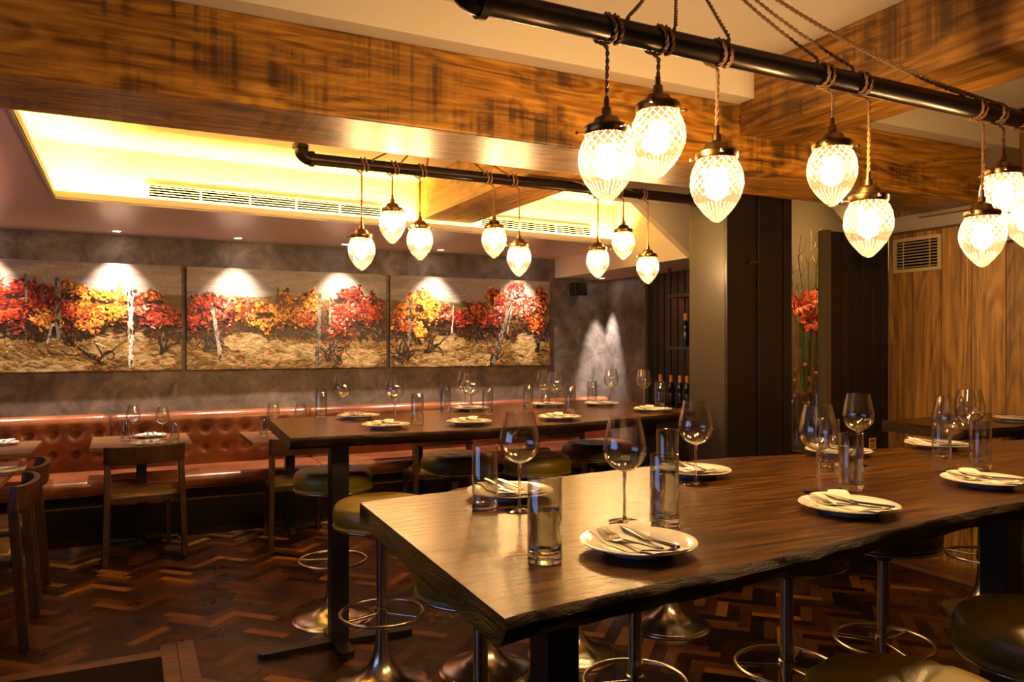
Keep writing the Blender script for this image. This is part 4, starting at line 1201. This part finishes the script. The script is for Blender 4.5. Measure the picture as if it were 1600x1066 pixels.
x4 = (3.5, 6.3); place('wine', make_wine, (x4[0], x4[1], .7555), 0, 'empty wine glass on the dining table nearest the far corner', 'wine glasses ' + DG)

# ------------------------------------------------------------------ shelves, bottles, speaker
sh = thing('bottle_shelf', 'dark wall shelves of two boards holding wine bottles beside the column', 'shelf', (0, 0, 0))
MB().box(4.44, XR + .01, 4.74, 5.66, 1.895, 1.925).build('shelf_board', M['column'], sh)
MB().box(4.44, XR + .01, 4.74, 5.66, 1.425, 1.45).build('shelf_board', M['column'], sh)
MB().box(4.44, 4.46, 5.655, 5.675, 1.425, 2.28).build('upright', M['column'], sh)
MB().box(4.66, XR + .01, 5.655, 5.675, 1.425, 2.28).build('upright', M['column'], sh)
ct = thing('bottle_counter', 'low black counter carrying wine bottles against the panelled wall', 'counter')
MB().box(4.36, XR, 4.74, 6.1, .85, .88).build('worktop', M['black_board'], ct)
MB().box(4.39, XR, 4.76, 6.08, .0, .85).build('body', M['black_board'], ct)
def make_bottle(label_on=False):
    t = thing('wine_bottle', 'x', 'bottle')
    MB().lathe(spline([(0, 0), (.034, 0), (.037, .004), (.037, .02), (.037, .17), (.034, .195), (.020, .222), (.0145, .240), (.014, .285), (.0155, .29), (.0155, .298), (0, .30)], 4), 24).build('bottle_glass', M['bottle'], t, smooth=50)
    MB().lathe([(.0150, .236), (.0158, .24), (.0158, .289), (.0168, .291), (.0168, .3), (0, .3015)], 20).build('foil', M['cap'], t, smooth=40)
    MB().lathe([(.0373, .05), (.0376, .051), (.0376, .135), (.0373, .136)], 24).build('paper_label', M['paper'] if label_on else M['black_board'], t, smooth=40)
    return t
bts = [(4.55, 5.56, 1.45, 'left one on the wall shelf', 0), (4.55, 5.42, 1.45, 'middle one on the wall shelf', 0), (4.55, 5.30, 1.45, 'white-labelled one on the wall shelf', 1),
       (4.55, 5.93, .88, 'leftmost one on the low counter', 0), (4.55, 5.77, .88, 'second from the left on the low counter', 0), (4.55, 5.64, .88, 'third from the left on the low counter', 0), (4.55, 5.54, .88, 'fourth from the left on the low counter', 0), (4.52, 5.30, .88, 'rightmost on the low counter beside the column', 0)]
for x, y, z, lb, wl in bts:
    g = 'wine bottles on the wall shelf' if z > 1 else 'wine bottles on the low counter'
    place('bottle%d' % wl, lambda: make_bottle(bool(wl)), (x, y, z + .0005), 0, 'dark wine bottle with orange foil, ' + lb, g)
s = thing('wall_speaker', 'small black loudspeaker high on the far wall right of the paintings', 'speaker', (4.30, YF, 1.99))
MB().box(-.075, .075, -.15, -.03, 0, .14).build('cabinet', M['speaker'], s, bevel=.008)
MB().box(-.02, .02, -.03, 0, .05, .09).build('bracket', M['black_metal'], s)
MB().box(-.062, .062, -.154, -.15, .012, .128).build('grille', M['black_board'], s)
MB().tube([(.06, -.06, .14), (.08, -.05, .19), (.075, -.02, .24)], .003, 6).build('cable', M['black_metal'], s)

# ------------------------------------------------------------------ flowers beyond the column
cs = thing('console', 'dark console carrying the tall flower vase beyond the column', 'console')
MB().box(4.06, 4.62, 3.7, 4.3, .70, .74).build('top', M['chair_wood'], cs); MB().box(4.10, 4.58, 3.74, 4.26, 0, .70).build('body', M['black_board'], cs)
vx, vy = 4.29, 3.93
vs_ = thing('glass_vase', 'tall clear glass cylinder vase between column and black partition', 'vase', (vx, vy, .7405))
MB().lathe([(0, 0), (.085, 0), (.088, .004), (.088, .38), (.085, .382), (.083, .38), (.083, .02), (0, .018)], 40).build('glass_body', M['bowl'], vs_, smooth=50)
def cmat(name, a, b, rough=.5):
    m, nt, out = newmat(name); mp = mapped(nt, (1,1,1)); n = noise(nt, mp.outputs[0], 18, 4, .6); r = ramp(nt, [(.35, a), (.65, b)]); nt.links.new(n.outputs[0], r.inputs[0])
    bb = bsdf(nt, out, Roughness=rough); nt.links.new(r.outputs[0], bb.inputs['Base Color']); return m
M['petal'] = cmat('amaryllis petal', (.55,.06,.01), (.85,.16,.03), .45)
M['stalk'] = cmat('green stalk', (.08,.13,.02), (.16,.22,.04), .4)
M['twig'] = cmat('willow twig', (.28,.13,.05), (.50,.26,.10), .6)
M['bud'] = cmat('orange berry', (.6,.13,.03), (.85,.26,.07), .5)
def bloom(mb, c, dirv, size):
    d = Vector(dirv).normalized(); q = d.to_track_quat('Z', 'Y').to_matrix().to_4x4(); Mx = Matrix.Translation(c) @ q
    for k in range(6):
        a0 = k * PI / 3 + (.0 if k % 2 else .1); vs = []
        nu, nv = 7, 5
        for j in range(nu + 1):
            t = j / nu; r = size * (.06 + .94 * t); z = size * (.55 * t ** .7 - .28 * t ** 3) - (0 if k % 2 else .03 * size)
            w = size * .36 * math.sin(PI * min(1, t * .93 + .07)) ** .8 * (1 - .2 * t)
            for i in range(nv):
                s_ = (i / (nv - 1) - .5) * 2
                x, y = r, w * s_; zz = z + .10 * size * s_ * s_
                vs.append(Mx @ Vector((x * math.cos(a0) - y * math.sin(a0), x * math.sin(a0) + y * math.cos(a0), zz)))
        fs = [(j*nv+i, j*nv+i+1, (j+1)*nv+i+1, (j+1)*nv+i) for j in range(nu) for i in range(nv - 1)]
        mb.add(vs, fs)
flw = [((x * .894 - dpt * .447, -x * .447 - dpt * .894, z), dv, sz, w) for x, dpt, z, dv, sz, w in (
    (-.055, .03, 1.74, (-.9, -.8, .3), .088, 'upper left of the bunch'), (.035, .0, 1.775, (-.2, -.9, .5), .09, 'topmost of the bunch'), (-.01, .08, 1.635, (-.5, -1, .1), .095, 'largest, facing us'),
    (.085, .03, 1.69, (-.1, -.9, .2), .085, 'at the right of the bunch'), (.0, -.06, 1.70, (-.3, -.5, .8), .08, 'at the back of the bunch'))]
for c, dv, sz, w in flw:
    t = thing('amaryllis', 'orange amaryllis flower in the tall vase, ' + w, 'flower', (vx, vy, 0), 0, 'amaryllis in the tall vase')
    mb = MB(); bloom(mb, Vector(c), dv, sz)
    b = mb.build('petals', M['petal'], t, smooth=60); sd = b.modifiers.new('thick', 'SOLIDIFY'); sd.thickness = .0015
    MB().tube(spline([(c[0] * .3, c[1] * .3, .765), (c[0] * .45, c[1] * .45, 1.1), (c[0] * .8, c[1] * .8, 1.42), c], 6), .009, 8).build('stem', M['stalk'], t, smooth=60)
R = random.Random(5)
for i in range(6):
    a = R.random() * 6.28; rr = .03 + R.random() * .06
    t = thing('berry_stem', 'stem of small orange lantern berries in the tall vase', 'flower', (vx, vy, 0), 0, 'berry stems in the tall vase')
    top = (rr * 1.3 * math.cos(a), rr * 1.3 * math.sin(a) - .02, 1.25 + R.random() * .2)
    pth = spline([(rr * .6 * math.cos(a), rr * .6 * math.sin(a), .765), (rr * math.cos(a), rr * math.sin(a), 1.05), top], 8)
    MB().tube(pth, .003, 6).build('stem', M['stalk'], t, smooth=60)
    for k in range(5):
        p = pth[6 + k * 2]; aa = R.random() * 6.28; q = (p[0] + .022 * math.cos(aa), p[1] + .022 * math.sin(aa), p[2] + .01)
        mb = MB().lathe([(0, -.019), (.009, -.012), (.014, 0), (.010, .010), (0, .014)], 10, q)
        mb.build('berry', M['bud'], t, smooth=60)
for i in range(9):
    a = i / 9 * 6.28 + R.random() * .5; sp2 = .05 + R.random() * .15
    pts = [(.03 * math.cos(a), .03 * math.sin(a), .765)]
    x, y, z = pts[0]; ph = R.random() * 6
    for k in range(16):
        x += sp2 / 20 * math.cos(a) + .016 * math.sin(k * 1.3 + ph); y += sp2 / 16 * math.sin(a) + .014 * math.cos(k * 1.1 + ph); z += .094
        pts.append((x, y, z))
    mb = MB(); pp = spline(pts, 3); mb.tube(pp, .005, 6, radii=[.0055 - .0035 * k / len(pp) for k in range(len(pp))])
    for k in (24, 32, 38, 43):
        b0 = Vector(pp[k]); an = R.random() * 6
        mb.tube(spline([b0, b0 + Vector((.03 * math.cos(an), .03 * math.sin(an), .04)), b0 + Vector((.05 * math.cos(an + .8), .05 * math.sin(an + .8), .09)), b0 + Vector((.04 * math.cos(an), .05 * math.sin(an), .14))], 4), .0018, 5)
    ob = mb.build('willow_twig', M['twig'], smooth=60, loc=(vx, vy, 0))
    tag(ob, 'thin curly willow twig rising above the orange amaryllis', 'twig', 'curly twigs in the tall vase')

# ------------------------------------------------------------------ world, camera
w = bpy.data.worlds.new('world'); bpy.context.scene.world = w; w.use_nodes = True
bg = w.node_tree.nodes['Background']; bg.inputs[0].default_value = (.26, .34, .66, 1); bg.inputs[1].default_value = 1.9

cam = bpy.data.cameras.new('camera'); cam.sensor_width = 36; cam.lens = 27.0; cam.shift_y = 5 / 1600; cam.clip_start = .02
co = bpy.data.objects.new('camera', cam); C.objects.link(co); co.location = (0, 0, ZC); co.rotation_euler = (PI/2, 0, -math.atan2(.4472, .8944))
sc = bpy.context.scene; sc.camera = co
sc.view_settings.view_transform = 'Standard'; sc.view_settings.look = 'None'; sc.view_settings.exposure = 1.35; sc.view_settings.gamma = 1
sc.cycles.use_denoising = True; sc.cycles.sample_clamp_indirect = 4.0; sc.cycles.max_bounces = 12; sc.cycles.transparent_max_bounces = 24; sc.cycles.transmission_bounces = 12
sc.cycles.caustics_reflective = False; sc.cycles.caustics_refractive = False; sc.cycles.use_light_tree = True
